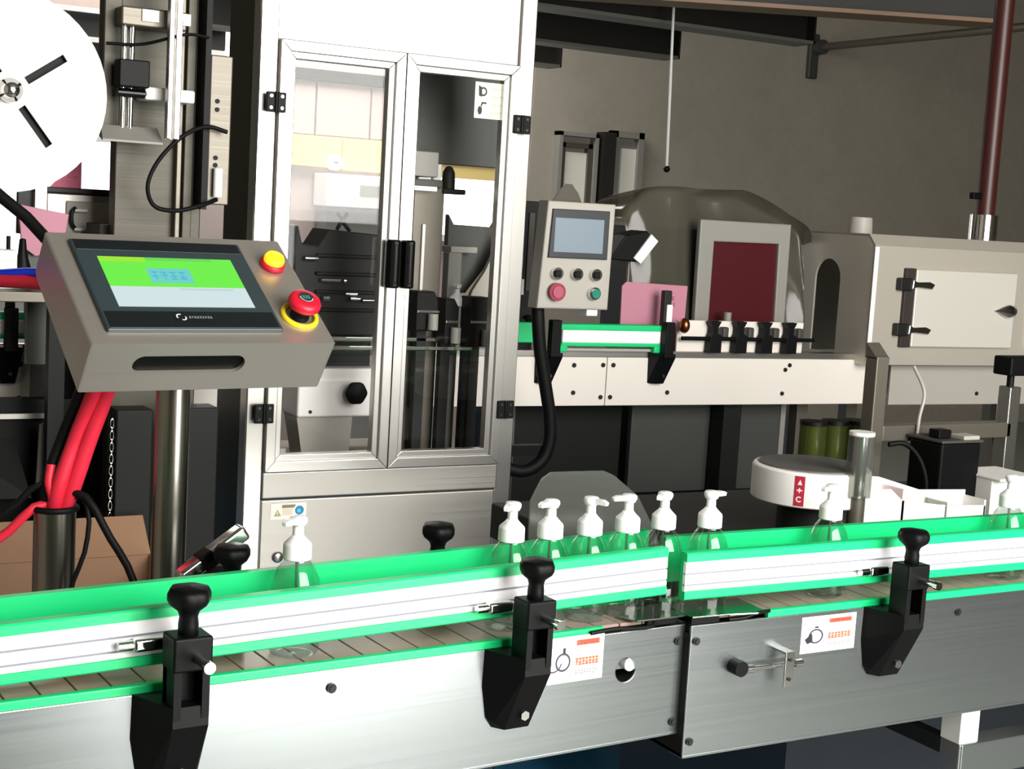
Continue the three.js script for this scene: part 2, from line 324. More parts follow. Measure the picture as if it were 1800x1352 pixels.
// black rail bracket, centred on x = 0, plate face at z = 0, plate top at y = 0
const knobPts = [[0.0001, 0.0], [0.0105, 0.0], [0.0105, 0.012], [0.0095, 0.02], [0.0115, 0.026], [0.0205, 0.033], [0.023, 0.038], [0.023, 0.044], [0.02, 0.05], [0.0001, 0.0515]];
function knobGeo() { const g = lathe(knobPts, 48), p = g.attributes.position; for (let i = 0; i < p.count; i++) { const x = p.getX(i), z = p.getZ(i), r = Math.hypot(x, z), a = Math.atan2(z, x); if (r > 0.013) { const k = 1 - 0.07 * (0.5 - 0.5 * Math.cos(6 * a)); p.setX(i, x * k); p.setZ(i, z * k); } } g.computeVertexNormals(); return g; }
const bracketGeo = join(
  hull([[-0.042, 0.003, 0], [0.036, 0.003, 0], [-0.019, 0.003, 0.058], [0.019, 0.003, 0.058], [-0.019, -0.018, 0.06], [0.019, -0.018, 0.06], [-0.043, -0.045, 0], [0.036, -0.045, 0], [-0.036, -0.085, 0], [-0.026, -0.1, 0], [0.03, -0.1, 0], [-0.016, -0.1, 0.016], [0.02, -0.1, 0.016], [-0.03, -0.09, 0.012]]),
  bx(-0.019, -0.011, -0.01, 0.074, 0.028, 0.06), bx(0.011, 0.019, -0.01, 0.074, 0.028, 0.06), bx(-0.019, 0.019, -0.01, 0.074, 0.026, 0.038), bx(-0.021, 0.021, 0.04, 0.076, 0.026, 0.062, 0.003));
function bracket(t, x, y, z, sc = 1) {
  const b = part(t, 'rail_bracket', bracketGeo, M.black, 'black plastic rail bracket'); b.position.set(x, y, z); b.scale.setScalar(sc);
  const k = part(b, 'knob', knobGeo().translate(0, 0.074, 0.044), M.black, 'black star knob');
  part(b, 'rod', join(cylZ(0.004, 0.054, 0.05, 0.094, 0.005, 16), cylZ(0.004, 0.054, 0.09, 0.097, 0.0062, 16)), M.chrome, 'steel rod');
  part(b, 'rail_clamp', join(bx(-0.045, -0.008, 0.05, 0.064, -0.002, 0.012, 0.004), cylX(0.057, 0.005, -0.06, -0.01, 0.0055, 14)), M.chrome, 'steel rail clamp');
  part(b, 'bolt', join(cylZ(0.002, -0.078, 0.0, 0.034, 0.004, 12), cylZ(0.002, -0.078, 0.028, 0.035, 0.0065, 6)), M.chrome, 'bolt');
}
const screw = (x, y, z, r = 0.0055) => join(cylZ(x, y, z, z + 0.003, r, 16), cylZ(x, y, z + 0.003, z + 0.0045, r * 0.6, 6));
function warn(kind) {
  return canvasMat(384, 256, (c, w, h) => {
    c.fillStyle = '#fbfaf6'; c.fillRect(0, 0, w, h); c.strokeStyle = '#d9d2c8'; c.lineWidth = 5; c.strokeRect(4, 4, w - 8, h - 8);
    c.fillStyle = '#c4533c'; c.fillRect(w * 0.5, h * 0.1, w * 0.42, h * 0.12); strokes(c, w * 0.57, h * 0.12, w * 0.33, h * 0.08, 7, '#7d2a1a');
    c.strokeStyle = '#3a3545'; c.lineWidth = 12; c.beginPath(); c.arc(w * 0.27, h * 0.55, h * 0.18, 0, 7); c.stroke();
    c.fillStyle = '#26232c'; if (kind) { c.beginPath(); c.moveTo(w * 0.07, h * 0.62); c.lineTo(w * 0.2, h * 0.45); c.lineTo(w * 0.22, h * 0.7); c.lineTo(w * 0.12, h * 0.75); c.fill(); c.fillRect(w * 0.24, h * 0.28, w * 0.07, h * 0.05); } else { c.lineWidth = 9; c.beginPath(); c.arc(w * 0.1, h * 0.52, h * 0.22, 0.2, 1.9); c.stroke(); c.fillRect(w * 0.26, h * 0.24, w * 0.05, h * 0.13); }
    c.fillStyle = '#e9a08c'; c.fillRect(w * 0.49, h * 0.49, w * 0.44, h * 0.17); strokes(c, w * 0.5, h * 0.5, w * 0.42, h * 0.15, 7, '#b8331c');
    if (!kind) strokes(c, w * 0.58, h * 0.3, w * 0.28, h * 0.09, 5, '#9a9490');
    strokes(c, w * 0.5, h * 0.76, w * 0.42, h * 0.1, 8, '#4f4a48');
  }, { rough: 0.4 });
}
{ // right section
  const t = thing('right_conveyor', 'grey plated slat conveyor section on the right with latch bracket on its side', 'conveyor');
  const zf = -1.5676, zb = -1.6776, zc = -1.6226;
  part(t, 'side_plate', bx(1.2, 2.7, 0.6695, 0.857, zf - 0.004, zf, 0.0012), M.plate, 'grey brushed steel side plate');
  part(t, 'lip', bx(1.2, 2.7, 0.6695, 0.674, zf - 0.03, zf + 0.001, 0.001), M.plate);
  part(t, 'side_plate', bx(1.2, 2.7, 0.6695, 0.857, zb, zb + 0.004), M.plate);
  part(t, 'end_plate', bx(1.2, 1.204, 0.6705, 0.845, zb, zf - 0.002), M.charcoal, 'dark end plate');
  part(t, 'bottom_tray', bx(1.2, 2.7, 0.6705, 0.675, zb, zf - 0.002), M.charcoal);
  part(t, 'wear_strip', bx(1.335, 2.7, 0.853, 0.8665, zf - 0.0125, zf - 0.003, 0.002), M.green, 'green wear strip');
  part(t, 'wear_strip', bx(1.22, 2.7, 0.853, 0.8665, zb + 0.003, zb + 0.0125, 0.002), M.green, 'green wear strip');
  part(t, 'chain_bed', bx(1.21, 2.7, 0.80, 0.835, zb + 0.012, zf - 0.012), M.plate, 'steel bed under the slats');
  slats(t, 1.255, 2.68, 0.864, zc);
  part(t, 'transfer_plate', exY([[1.2005, -1.5665], [1.262, -1.5635], [1.305, -1.557], [1.322, -1.566], [1.328, -1.634], [1.2005, -1.634]], 0.8675, 0.8695, 0.0004), M.mirror, 'thin polished transfer plate');
  part(t, 'plate_support', bx(1.203, 1.25, 0.857, 0.8676, -1.63, -1.572), M.black);
  part(t, 'spring_clip', tube([[1.262, 0.861, -1.5665], [1.285, 0.8625, -1.562], [1.305, 0.867, -1.5615], [1.33, 0.8685, -1.563]], 0.0028, 16, 8), M.black);
  rail(t, 1.187, 2.7, 0.9575, -1.5716, 1, -0.3 * R, 1.187);
  rail(t, 1.215, 2.7, 0.9585, -1.6736, -1, -0.3 * R, 1.187);
  bracket(t, 1.553, 0.855, zf);
  bracket(t, 2.2, 0.855, zf);
  part(t, 'warning_sticker', sheet(1.395, 1.497, 0.798, 0.8515, zf + 0.0006), warn(1), 'white warning sticker with red lettering');
  for (const [x, y] of [[1.703, 0.834], [1.209, 0.835], [1.21, 0.693]]) part(t, 'screw', screw(x, y, zf), M.blackMetal);
  const lb = part(t, 'latch_bracket', join(bx(1.3455, 1.3615, 0.763, 0.8135, zf + 0.026, zf + 0.029, 0.001), hull([[1.3455, 0.8135, zf + 0.026], [1.3615, 0.8135, zf + 0.029], [1.3455, 0.8105, zf + 0.029], [1.3615, 0.8105, zf + 0.026], [1.3455, 0.8135, zf], [1.3615, 0.8135, zf], [1.3455, 0.8105, zf], [1.3615, 0.8105, zf]])), M.chrome, 'bent steel latch bracket');
  for (const y of [0.775, 0.803]) part(lb, 'screw', cylZ(1.3535, y, zf + 0.028, zf + 0.031, 0.0028, 12), M.blackMetal);
  const lr = part(t, 'latch_rod', join(cylX(0.791, zf + 0.014, 1.27, 1.387, 0.0035, 12), cylX(0.791, zf + 0.014, 1.28, 1.30, 0.006, 14), cylX(0.791, zf + 0.014, 1.375, 1.388, 0.0055, 12)), M.chrome, 'steel latch rod');
  part(lr, 'socket', cylZ(1.277, 0.794, zf - 0.002, zf + 0.02, 0.011, 24), M.black, 'black socket');
  // stand
  part(t, 'leg', bx(1.771, 1.812, 0.602, 0.67, -1.642, -1.60, 0.002), M.white, 'white upper leg');
  part(t, 'leg', bx(1.772, 1.815, 0, 0.602, -1.642, -1.60, 0.003), M.plate);
  part(t, 'stand_beam', bx(1.775, 2.6, 0.545, 0.602, -1.64, -1.598, 0.003), M.plate, 'grey stand beam');
    part(t, 'stand_beam', bx(1.772, 1.8, 0.575, 0.60, -1.9, -1.64, 0.002), M.charcoal);
  part(t, 'leg', bx(2.55, 2.6, 0, 0.67, -1.64, -1.60), M.plate);
}
{ // left section
  const t = thing('left_conveyor', 'bright plated slat conveyor section on the left with round hole in its side', 'conveyor', 'L');
  const x0 = -1.45, x1 = 0.0, zb = -0.11, zc = -0.055;
  part(t, 'side_plate', exZ([[x0, 0.7], [x1, 0.7], [x1, 0.855], [x0, 0.855]], -0.004, 0, 0.001, [holeAt(-0.0975, 0.802, 0.0165)]), M.plate, 'bright brushed steel side plate');
  part(t, 'hole_sleeve', (() => { const g = join(new THREE.CylinderGeometry(0.0162, 0.0162, 0.03, 32, 1, true).rotateX(Math.PI / 2).translate(-0.0975, 0.802, -0.019), discZ(-0.0975, 0.802, -0.034, 0.0165)); return g; })(), M.charcoal, 'dark sleeve behind hole');
  part(t, 'hole_highlight', cylZ(-0.088, 0.808, -0.034, -0.003, 0.0095, 20), M.white, 'white disc painted as highlight in hole');  // white piece stands in for a highlight inside the hole
  part(t, 'lip', bx(x0, x1, 0.7, 0.7045, -0.03, 0.001, 0.001), M.plate);
  part(t, 'side_plate', bx(x0, x1, 0.7, 0.855, zb, zb + 0.004), M.plate);
  part(t, 'end_plate', bx(-0.006, -0.003, 0.702, 0.845, zb, -0.004), M.charcoal);
  part(t, 'wear_strip', bx(x0, -0.135, 0.852, 0.8645, -0.0125, -0.003, 0.002), M.green, 'green wear strip');
  part(t, 'wear_strip', bx(x0, -0.02, 0.852, 0.8645, zb + 0.003, zb + 0.0125, 0.002), M.green, 'green wear strip');
  part(t, 'chain_bed', bx(x0, -0.01, 0.80, 0.834, zb + 0.012, -0.012), M.plate, 'steel bed under the slats');
  slats(t, x0 + 0.02 + 0.0381 * 0.35, -0.045, 0.8625, zc);
  part(t, 'transfer_plate', exY([[-0.094, -0.03], [-0.085, 0.002], [-0.02, 0.003], [-0.001, 0.003], [-0.001, -0.052], [-0.03, -0.052]], 0.8665, 0.8685, 0.0004), M.mirror, 'thin polished transfer plate');
  part(t, 'plate_support', bx(-0.06, -0.006, 0.855, 0.8665, -0.045, -0.008), M.black);
  part(t, 'spring_clip', tube([[-0.16, 0.8595, 0.001], [-0.12, 0.862, 0.004], [-0.085, 0.8595, 0.005], [-0.06, 0.86, 0.004], [-0.055, 0.864, 0.001]], 0.003, 24, 8), M.black);
  rail(t, x0, -0.036, 0.9635, -0.004, 1, 1.09 * R, -0.036);
  rail(t, x0, -0.0, 0.9655, -0.106, -1, 1.0 * R, -0.036);
  bracket(t, -0.727, 0.853, 0, 1.05);
  bracket(t, -0.28, 0.853, 0);
  part(t, 'warning_sticker', sheet(-0.225, -0.137, 0.797, 0.8585, 0.0006), warn(0), 'white warning sticker with red lettering');
  for (const [x, y] of [[-0.532, 0.833], [-0.012, 0.833], [-0.012, 0.719]]) part(t, 'screw', screw(x, y, 0, 0.006), M.blackMetal);
  for (const x of [-1.3, -0.55]) for (const z of [-0.1, -0.04]) part(t, 'leg', bx(x - 0.02, x + 0.02, 0, 0.701, z, z + 0.03), M.plate);
  // brackets holding the rear rail
  for (const [x, y] of [[-0.31, 0.85], [-0.6, 0.842]]) {
    const b = part(t, 'rear_bracket', join(bx(x - 0.016, x + 0.016, y - 0.1, y + 0.085, -0.165, -0.135, 0.003), bx(x - 0.01, x + 0.01, y + 0.05, y + 0.064, -0.14, -0.104)), M.black, 'black rear rail bracket');
    part(b, 'knob', knobGeo().translate(x, y + 0.083, -0.15), M.black, 'black star knob');
    part(b, 'foot', bx(x - 0.016, x + 0.016, y - 0.1, y - 0.05, -0.14, -0.108), M.black);
  }
}

// ------------------------------------------------------------------ pump bottles
const bottle0 = (() => {
  const t = new THREE.Group(); t.name = 'pump_bottle'; t.userData = { category: 'bottle', group: 'pump bottles on the front conveyor' };
  part(t, 'body', lathe([[0.0001, 0.001], [0.02, 0.0], [0.0275, 0.0015], [0.03, 0.006], [0.0305, 0.03], [0.0305, 0.07], [0.0298, 0.08], [0.0272, 0.0905], [0.022, 0.102], [0.0165, 0.1095], [0.0148, 0.112], [0.0145, 0.116]], 48), M.pet, 'clear plastic body');
  part(t, 'dip_tube', tube([[0, 0.12, 0], [0.001, 0.06, 0], [0.004, 0.01, 0.002]], 0.0019, 12, 8), M.guard);
  part(t, 'collar', lathe([[0.0, 0.1125], [0.0165, 0.1125], [0.0172, 0.1135], [0.017, 0.129], [0.0162, 0.1312], [0.0095, 0.1375], [0.0072, 0.1405], [0.0, 0.1405]], 40), M.pump, 'white pump collar');
  part(t, 'stem', lathe([[0.0068, 0.14], [0.0064, 0.152], [0.0068, 0.153], [0, 0.153]], 24), M.pump, 'white pump stem');
  part(t, 'nozzle', join(lathe([[0.0, 0.152], [0.0088, 0.152], [0.0108, 0.157], [0.0105, 0.1605], [0.0085, 0.1625], [0, 0.163]], 28), hull([[0, 0.1545, 0.005], [0, 0.1545, -0.005], [0, 0.1612, 0.0055], [0, 0.1612, -0.0055], [-0.026, 0.1545, 0.003], [-0.026, 0.1545, -0.003], [-0.027, 0.1588, 0.0032], [-0.027, 0.1588, -0.0032], [-0.02, 0.1612, 0.004], [-0.02, 0.1612, -0.004]])), M.pump, 'white pump nozzle');
  return t;
})();
const q0 = -0.055, yb = 0.8626;
[
  ['L', -0.557, 0.5, 'clear pump bottle standing alone on the belt in front of steel cabinet'],
  ['L', -0.256, 0.7, 'clear pump bottle right behind the black knob, first of six in a row'],
  ['L', -0.1955, 0.4, 'clear pump bottle second in the row of six after the black knob'],
  ['L', -0.1315, 1.9, 'clear pump bottle third in the row of six after the black knob'],
  ['L', -0.0685, 0.0, 'clear pump bottle fourth in the row of six, its nozzle pointing sideways'],
  ['L', -0.006, 0.6, 'clear pump bottle fifth in the row of six, at the rail joint'],
  ['W', 1.2605, 3.3, 'clear pump bottle last of six, just past the rail joint'],
  ['W', 1.482, 0.3, 'clear pump bottle standing alone in front of the white tray'],
  ['W', 1.857, 2.8, 'clear pump bottle standing past the last black bracket'],
].forEach(([f, x, a, l], i) => put(bottle0, f, f === 'L' ? [x, yb, q0] : [x, 0.8641, -1.6226], a + (f === 'L' ? -0.05 : 0), l));

// ------------------------------------------------------------------ control panel on its pole
{
  const t = thing('operator_console', 'sloped steel control panel with touch screen and red stop button on round pole', 'control panel', 'P');
  const A = [-0.184, 0.1277], Bp = [0, 0], C = [-0.0461, -0.0655], D = [-0.2146, 0.0645];
  const body = clean(exX([Bp, A, [D[0] - 0.006, D[1] + 0.01], D, C], 0, 0.338, 0.003));
  // slot cut in the lower face
  const v2 = new THREE.Vector3(0, -0.0655, -0.0461).normalize(), U = new THREE.Vector3(1, 0, 0), N2 = new THREE.Vector3().crossVectors(v2, U);   // N2 outward
  const m2 = new THREE.Matrix4().makeBasis(U, v2.clone().negate(), N2);
  const cap = (u0, u1, v, r) => { const s = new THREE.Shape(); s.absarc(u1 - r, -v, r, -Math.PI / 2, Math.PI / 2); s.absarc(u0 + r, -v, r, Math.PI / 2, 3 * Math.PI / 2); return s; };
  const cut = clean(new THREE.ExtrudeGeometry(cap(0.061, 0.214, 0.0355, 0.0145), { depth: 0.06, bevelEnabled: false, curveSegments: 16 }).translate(0, 0, -0.03).applyMatrix4(m2));
  const ev = new Evaluator(); ev.attributes = ['position', 'normal', 'uv']; ev.useGroups = false;
  const b1 = new Brush(boxUV(body)), b2 = new Brush(boxUV(cut)); b1.updateMatrixWorld(); b2.updateMatrixWorld();
  const res = ev.evaluate(b1, b2, SUBTRACTION);
  part(t, 'housing', res.geometry, M.console, 'brushed steel housing');
  part(t, 'slot_shade', new THREE.ExtrudeGeometry(cap(0.0605, 0.2145, 0.0355, 0.015), { depth: 0.024, bevelEnabled: false, curveSegments: 16 }).translate(0, 0, -0.0295).applyMatrix4(m2), M.black, 'black fill for the shade in the handle slot');  // black insert paints the shade inside the slot recess
  const v = new THREE.Vector3(0, 0.1277, -0.184).normalize(), N = new THREE.Vector3().crossVectors(U, v);
  const m = new THREE.Matrix4().makeBasis(U, v, N);
  const F = (g) => g.applyMatrix4(m);
  const bez = part(t, 'screen_bezel', F(bx(0.0255, 0.267, 0.021, 0.206, -0.002, 0.006, 0.003)), std('bezel', '#2e3a3d', 0.35), 'black screen bezel');
  part(bez, 'bezel_band', F(bx(0.03, 0.262, 0.182, 0.203, 0.0055, 0.0066, 0.0005)), std('bezel2', '#12181a', 0.35), 'darker top band');
  part(bez, 'bezel_band', F(bx(0.03, 0.262, 0.024, 0.056, 0.0055, 0.0066, 0.0005)), M.bezel2, 'darker bottom band');
  const disp = canvasMat(512, 288, (c, w, h) => {
    c.fillStyle = '#6ff04a'; c.fillRect(0, 0, w, h); c.fillStyle = '#9fe838'; c.fillRect(0, 0, w * 0.34, h * 0.1); c.fillStyle = '#6ad85c'; c.fillRect(w * 0.34, 0, w * 0.5, h * 0.06);
    c.fillStyle = '#d2e3e6'; c.fillRect(0, h * 0.6, w, h * 0.4);
    c.fillStyle = '#6fd0c8'; c.fillRect(w * 0.315, h * 0.22, w * 0.32, h * 0.3); strokes(c, w * 0.34, h * 0.29, w * 0.27, h * 0.16, 4, '#4fb4d8');
    c.fillStyle = '#bcd6cc'; c.fillRect(w * 0.5, h * 0.63, w * 0.4, h * 0.03);
  }, { glow: 1.0 });
  part(bez, 'display', keep(F(sheet(0.053, 0.241, 0.065, 0.168, 0.0064))), disp, 'lit green and white display');
  part(bez, 'logo', keep(F(sheet(0.12, 0.176, 0.036, 0.052, 0.007))), canvasMat(256, 72, (c, w, h) => { c.fillStyle = '#12181a'; c.fillRect(0, 0, w, h); c.strokeStyle = '#e8eeee'; c.lineWidth = 8; c.beginPath(); c.arc(36, 30, 20, 2.4, 5.2); c.stroke(); c.beginPath(); c.arc(52, 42, 18, -0.6, 2.2); c.stroke(); strokes(c, 90, 28, 150, 18, 9, '#aab4b4'); }, { rough: 0.35 }), 'small pale logo');
  // yellow lamp button
  const at = (g, u, w) => F(g.rotateX(Math.PI / 2).translate(u, w, 0));
  const bt = part(t, 'lamp_button', at(lathe([[0.0, 0], [0.0175, 0], [0.0175, 0.006], [0.015, 0.009], [0, 0.009]], 32), 0.305, 0.165), M.red, 'red ringed push button');
  part(bt, 'lamp', at(lathe([[0.0145, 0.006], [0.0145, 0.014], [0.0125, 0.018], [0, 0.0195]], 32), 0.305, 0.165), M.yellowLamp, 'lit yellow lamp');
  const es = part(t, 'stop_button', at(lathe([[0.0, 0], [0.0135, 0], [0.0125, 0.02], [0, 0.02]], 32), 0.304, 0.055), M.black, 'black button neck');
  part(es, 'ring', at(new THREE.TorusGeometry(0.0235, 0.0036, 10, 40).rotateX(Math.PI / 2).translate(0, 0.002, 0), 0.304, 0.055), M.yellow, 'yellow ring');
  part(es, 'mushroom_head', at(lathe([[0.0, 0.018], [0.0195, 0.018], [0.0225, 0.0215], [0.0225, 0.027], [0.0205, 0.031], [0.015, 0.033], [0, 0.034]], 40), 0.304, 0.055), M.red, 'red mushroom head');
  part(es, 'emblem', keep(at(new THREE.CircleGeometry(0.0105, 32).rotateX(-Math.PI / 2).translate(0, 0.0343, 0), 0.304, 0.055)), canvasMat(128, 128, (c, w, h) => { c.fillStyle = '#2c2b33'; c.fillRect(0, 0, w, h); c.strokeStyle = '#c8d0d0'; c.lineWidth = 8; c.beginPath(); c.arc(64, 64, 54, 0.3, 3.4); c.stroke(); strokes(c, 30, 46, 70, 38, 3, '#39c9a4'); }), 'dark emblem with green marks');
  // pole
  part(t, 'pole', cylY(0.158, -0.12, -1.2106 + 0.012, 0.0, 0.0235, 40), M.pole, 'round steel pole');
  part(t, 'base_plate', cylY(0.158, -0.12, -1.2106, -1.2106 + 0.014, 0.13, 40), M.steelDark);
  part(t, 'grommet', cylY(0.06, -0.095, -0.068, -0.02, 0.02, 20), M.black);
}
{ // cables below the panel
  const c = (name, label, pts, r, m) => { const o = part(scene, numbered(name), tube(pts, r, 48, 10), m); o.userData = { label, category: name === 'cable' ? 'cable' : 'hose', group: name === 'cable' ? 'cables by the control panel' : 'air hoses' }; return o; };
  c('cable', 'thick red cable leaving the panel underside, on the pole side', [[0.51, 1.165, -1.95], [0.51, 1.117, -2.0], [0.496, 1.058, -2.02], [0.477, 0.983, -2.035], [0.468, 0.95, -2.05]], 0.0115, M.redCable);
  c('cable', 'thick red cable beside a black one on the panel underside', [[0.492, 1.16, -1.955], [0.492, 1.112, -2.005], [0.479, 1.057, -2.028], [0.459, 0.985, -2.035], [0.456, 0.95, -2.05]], 0.0105, M.redCable);
  c('cable', 'black cable running along the red cables under the panel', [[0.477, 1.165, -1.96], [0.478, 1.112, -2.02], [0.465, 1.057, -2.045], [0.446, 0.99, -2.05], [0.449, 0.95, -2.055]], 0.0075, M.rubber);
  c('cable', 'short pale red cable loop at the steel tube mouth', [[0.451, 1.02, -2.043], [0.4475, 0.995, -2.04], [0.452, 0.975, -2.04], [0.455, 0.95, -2.05]], 0.006, M.redCable);
  c('cable', 'red cable sagging from the steel tube to the left edge', [[0.452, 0.965, -2.05], [0.427, 0.957, -2.051], [0.405, 0.93, -2.06], [0.385, 0.912, -2.068], [0.33, 0.88, -2.09], [0.28, 0.87, -2.1], [0.24, 0.5, -2.12], [0.22, 0.008, -2.15]], 0.0065, M.redCable);
  c('cable', 'black cable arching left out of the steel tube', [[0.458, 0.95, -2.06], [0.445, 0.995, -2.05], [0.428, 0.985, -2.055], [0.405, 0.958, -2.062], [0.385, 0.945, -2.07], [0.3, 0.93, -2.1], [0.22, 0.6, -2.14], [0.2, 0.006, -2.18]], 0.005, M.rubber);
  c('cable', 'black cable arching right out of the steel tube and down', [[0.465, 0.95, -2.05], [0.472, 0.982, -2.035], [0.492, 0.978, -2.015], [0.519, 0.928, -1.995], [0.549, 0.865, -1.969], [0.57, 0.6, -1.94], [0.575, 0.006, -1.93]], 0.0055, M.rubber);
  c('cable', 'thin black cable hanging close beside the steel tube', [[0.47, 0.95, -2.045], [0.485, 0.982, -2.025], [0.4955, 0.958, -2.012], [0.49, 0.9, -2.008], [0.474, 0.852, -2.01], [0.46, 0.5, -2.0], [0.45, 0.004, -1.99]], 0.0035, M.rubber);
  c('air_hose', 'blue air hose entering behind the control panel', [[-0.35, 0.012, -2.5], [-0.3, 0.7, -2.48], [-0.1, 1.2, -2.4], [0.2, 1.278, -2.3], [0.415, 1.266, -2.239], [0.462, 1.273, -2.213], [0.5, 1.27, -2.1], [0.53, 1.25, -1.98]], 0.0075, M.blue);
  c('air_hose', 'thick red air hose entering behind the control panel', [[-0.3, 0.012, -2.55], [-0.26, 0.7, -2.52], [-0.08, 1.16, -2.4], [0.2, 1.25, -2.3], [0.415, 1.258, -2.238], [0.465, 1.258, -2.209], [0.52, 1.255, -2.1], [0.55, 1.24, -1.97]], 0.0105, M.redCable);
  c('cable', 'black cable running down to the top corner of control panel', [[-0.1, 3.4, -2.3], [-0.05, 2.4, -2.25], [0.12, 1.72, -2.2], [0.28, 1.49, -2.15], [0.387, 1.381, -2.096], [0.41, 1.362, -2.08], [0.437, 1.333, -2.059], [0.46, 1.29, -2.02]], 0.0085, M.rubber);
  const p = thing('cable_post', 'short round steel tube with black rim full of cables', 'post');
  part(p, 'tube', cylY(0.46, -2.055, 0, 0.957, 0.0285, 40), M.pole);
  part(p, 'rim', new THREE.TorusGeometry(0.0285, 0.0045, 10, 40).rotateX(Math.PI / 2).translate(0.46, 0.957, -2.055), M.rubber, 'black rubber rim');
  part(p, 'base_plate', cylY(0.46, -2.055, 0, 0.01, 0.09, 32), M.steelDark);
}

// ------------------------------------------------------------------ cabinet with two glass doors
{
  const t = thing('capping_cabinet', 'tall aluminium framed machine cabinet with two glass doors and black handles', 'cabinet', 'M');
  const W = 0.5535, Ht = 2.25, dp = 0.5;
  const postG = (x, z) => { // slotted profile
    const a = 0.02, s = 0.004, d = 0.006, c = 0.003;
    const pts = [[-a + c, -a], [a - c, -a], [a, -a + c], [a, -s], [a - d, -s], [a - d, s], [a, s], [a, a - c], [a - c, a], [s, a], [s, a - d], [-s, a - d], [-s, a], [-a + c, a], [-a, a - c], [-a, -a + c]];
    return exY(pts.map(([u, w]) => [x + u, z - w]), 0, Ht);
  };
  part(t, 'post', postG(-0.0185, -0.02), M.alu, 'aluminium corner post');
  part(t, 'post', postG(W + 0.0205, -0.02), M.alu, 'aluminium corner post');
  part(t, 'post', postG(-0.0185, -dp), M.alu); part(t, 'post', postG(W + 0.0205, -dp), M.alu);
  part(t, 'top_panel', bx(0.0015, W - 0.0015, 1.7175, Ht, -0.014, -0.004, 0.001), M.white, 'white upper panel');
  part(t, 'side_panel', bx(-0.037, -0.033, 0.05, Ht, -0.19, -0.04), std('sidePanelShaded', '#4d483d', 0.5, 0.4), 'side panel with its shade painted as a dark colour');  // dark colour holds the shade of the side turned from the window
  part(t, 'sill', bx(0.0005, W + 0.0005, 0.7805, 0.836, -0.04, 0.006, 0.003), M.steel, 'brushed steel sill');
  part(t, 'lower_panel', bx(0.0005, W - 0.001, 0.08, 0.7775, -0.03, 0.002, 0.004), M.steel, 'brushed steel lower panel');
  part(t, 'floor_plate', bx(0, W, 0.80, 0.815, -dp, -0.04), M.steelDark);
  part(t, 'roof', bx(-0.03, W + 0.03, Ht, Ht + 0.02, -dp - 0.02, 0.0), M.alu);
  part(t, 'screw', lathe([[0, 0], [0.012, 0], [0.012, 0.004], [0.008, 0.008], [0, 0.009]], 24).rotateX(Math.PI / 2).translate(0.041, 0.655, 0.002), M.alu);
  part(t, 'sticker', sheet(0.022, 0.101, 0.735, 0.769, 0.0027), canvasMat(320, 140, (c, w, h) => {
    c.fillStyle = '#f3f1e6'; c.fillRect(0, 0, w, h); c.fillStyle = '#a9a678'; c.beginPath(); c.moveTo(30, 112); c.lineTo(62, 52); c.lineTo(95, 112); c.fill(); c.fillStyle = '#f3f1e6'; c.fillRect(58, 72, 7, 24);
    c.fillStyle = '#8d8a64'; c.fillRect(100, 14, 122, 28); c.fillStyle = '#e9d9c0'; c.fillRect(104, 46, 92, 60); strokes(c, 112, 20, 96, 16, 6, '#6d6a48');
    c.fillStyle = '#ffffff'; c.beginPath(); c.arc(258, 66, 54, 0, 7); c.fill(); c.fillStyle = '#1f86b5'; c.beginPath(); c.arc(258, 66, 40, 0, 7); c.fill(); c.fillStyle = '#57c7ea'; c.beginPath(); c.arc(254, 70, 18, 0, 7); c.fill();
  }), 'warning sticker with blue round sign');
  function door(x0, x1, hingeSide) {
    const y0 = 0.8375, y1 = 1.715, w1 = 0.0215, w2 = 0.0135;
    const mit = (a, b, w, vertical, flip) => vertical ? [[a[0], a[1]], [a[0] + w * flip, a[1] + w], [b[0] + w * flip, b[1] - w], [b[0], b[1]]] : [[a[0], a[1]], [b[0], b[1]], [b[0] - w, b[1] + w * flip], [a[0] + w, a[1] + w * flip]];
    const fix = (p) => (THREE.ShapeUtils.area(p.map((q) => new THREE.Vector2(...q))) < 0 ? p.reverse() : p);
    const ring = (ax0, ax1, ay0, ay1, w, z0, z1) => [
      exZ(fix(mit([ax0, ay0], [ax0, ay1], w, true, 1)), z0, z1, 0.0016), exZ(fix(mit([ax1, ay0], [ax1, ay1], w, true, -1)), z0, z1, 0.0016),
      exZ(fix(mit([ax0, ay0], [ax1, ay0], w, false, 1)), z0, z1, 0.0016), exZ(fix(mit([ax0, ay1], [ax1, ay1], w, false, -1)), z0, z1, 0.0016)];
    const outer = ring(x0, x1, y0, y1, w1, -0.018, 0.014), inner = ring(x0 + w1, x1 - w1, y0 + w1, y1 - w1, w2, -0.016, 0.006);
    const d = part(t, 'door', bx(x0 + w1 + 0.006, x1 - w1 - 0.006, y0 + w1 + 0.006, y1 - w1 - 0.006, -0.009, -0.005), M.glass, 'glass door pane');
    ['stile', 'stile', 'rail', 'rail'].forEach((n, i) => part(d, n, join(outer[i], inner[i]), M.alu, 'aluminium frame bar'));
    for (const y of [1.59, 0.961]) {
      const hx = hingeSide < 0 ? x0 - 0.008 : x1 + 0.008;
      const hg = part(d, 'hinge', join(bx(hx - 0.0205, hx - 0.003, y - 0.02, y + 0.02, 0.012, 0.02, 0.002), bx(hx + 0.003, hx + 0.0205, y - 0.02, y + 0.02, 0.012, 0.02, 0.002), cylY(hx, 0.018, y - 0.02, y + 0.02, 0.0045, 14)), M.black, 'black hinge');
      hg.userData.label = 'black hinge with bright screws';
      for (const sx of [-0.0115, 0.0115]) for (const sy of [-0.0115, 0.0115]) part(d, 'hinge_screw', cylZ(hx + sx, y + sy, 0.019, 0.0215, 0.0032, 12), M.chrome);
    }
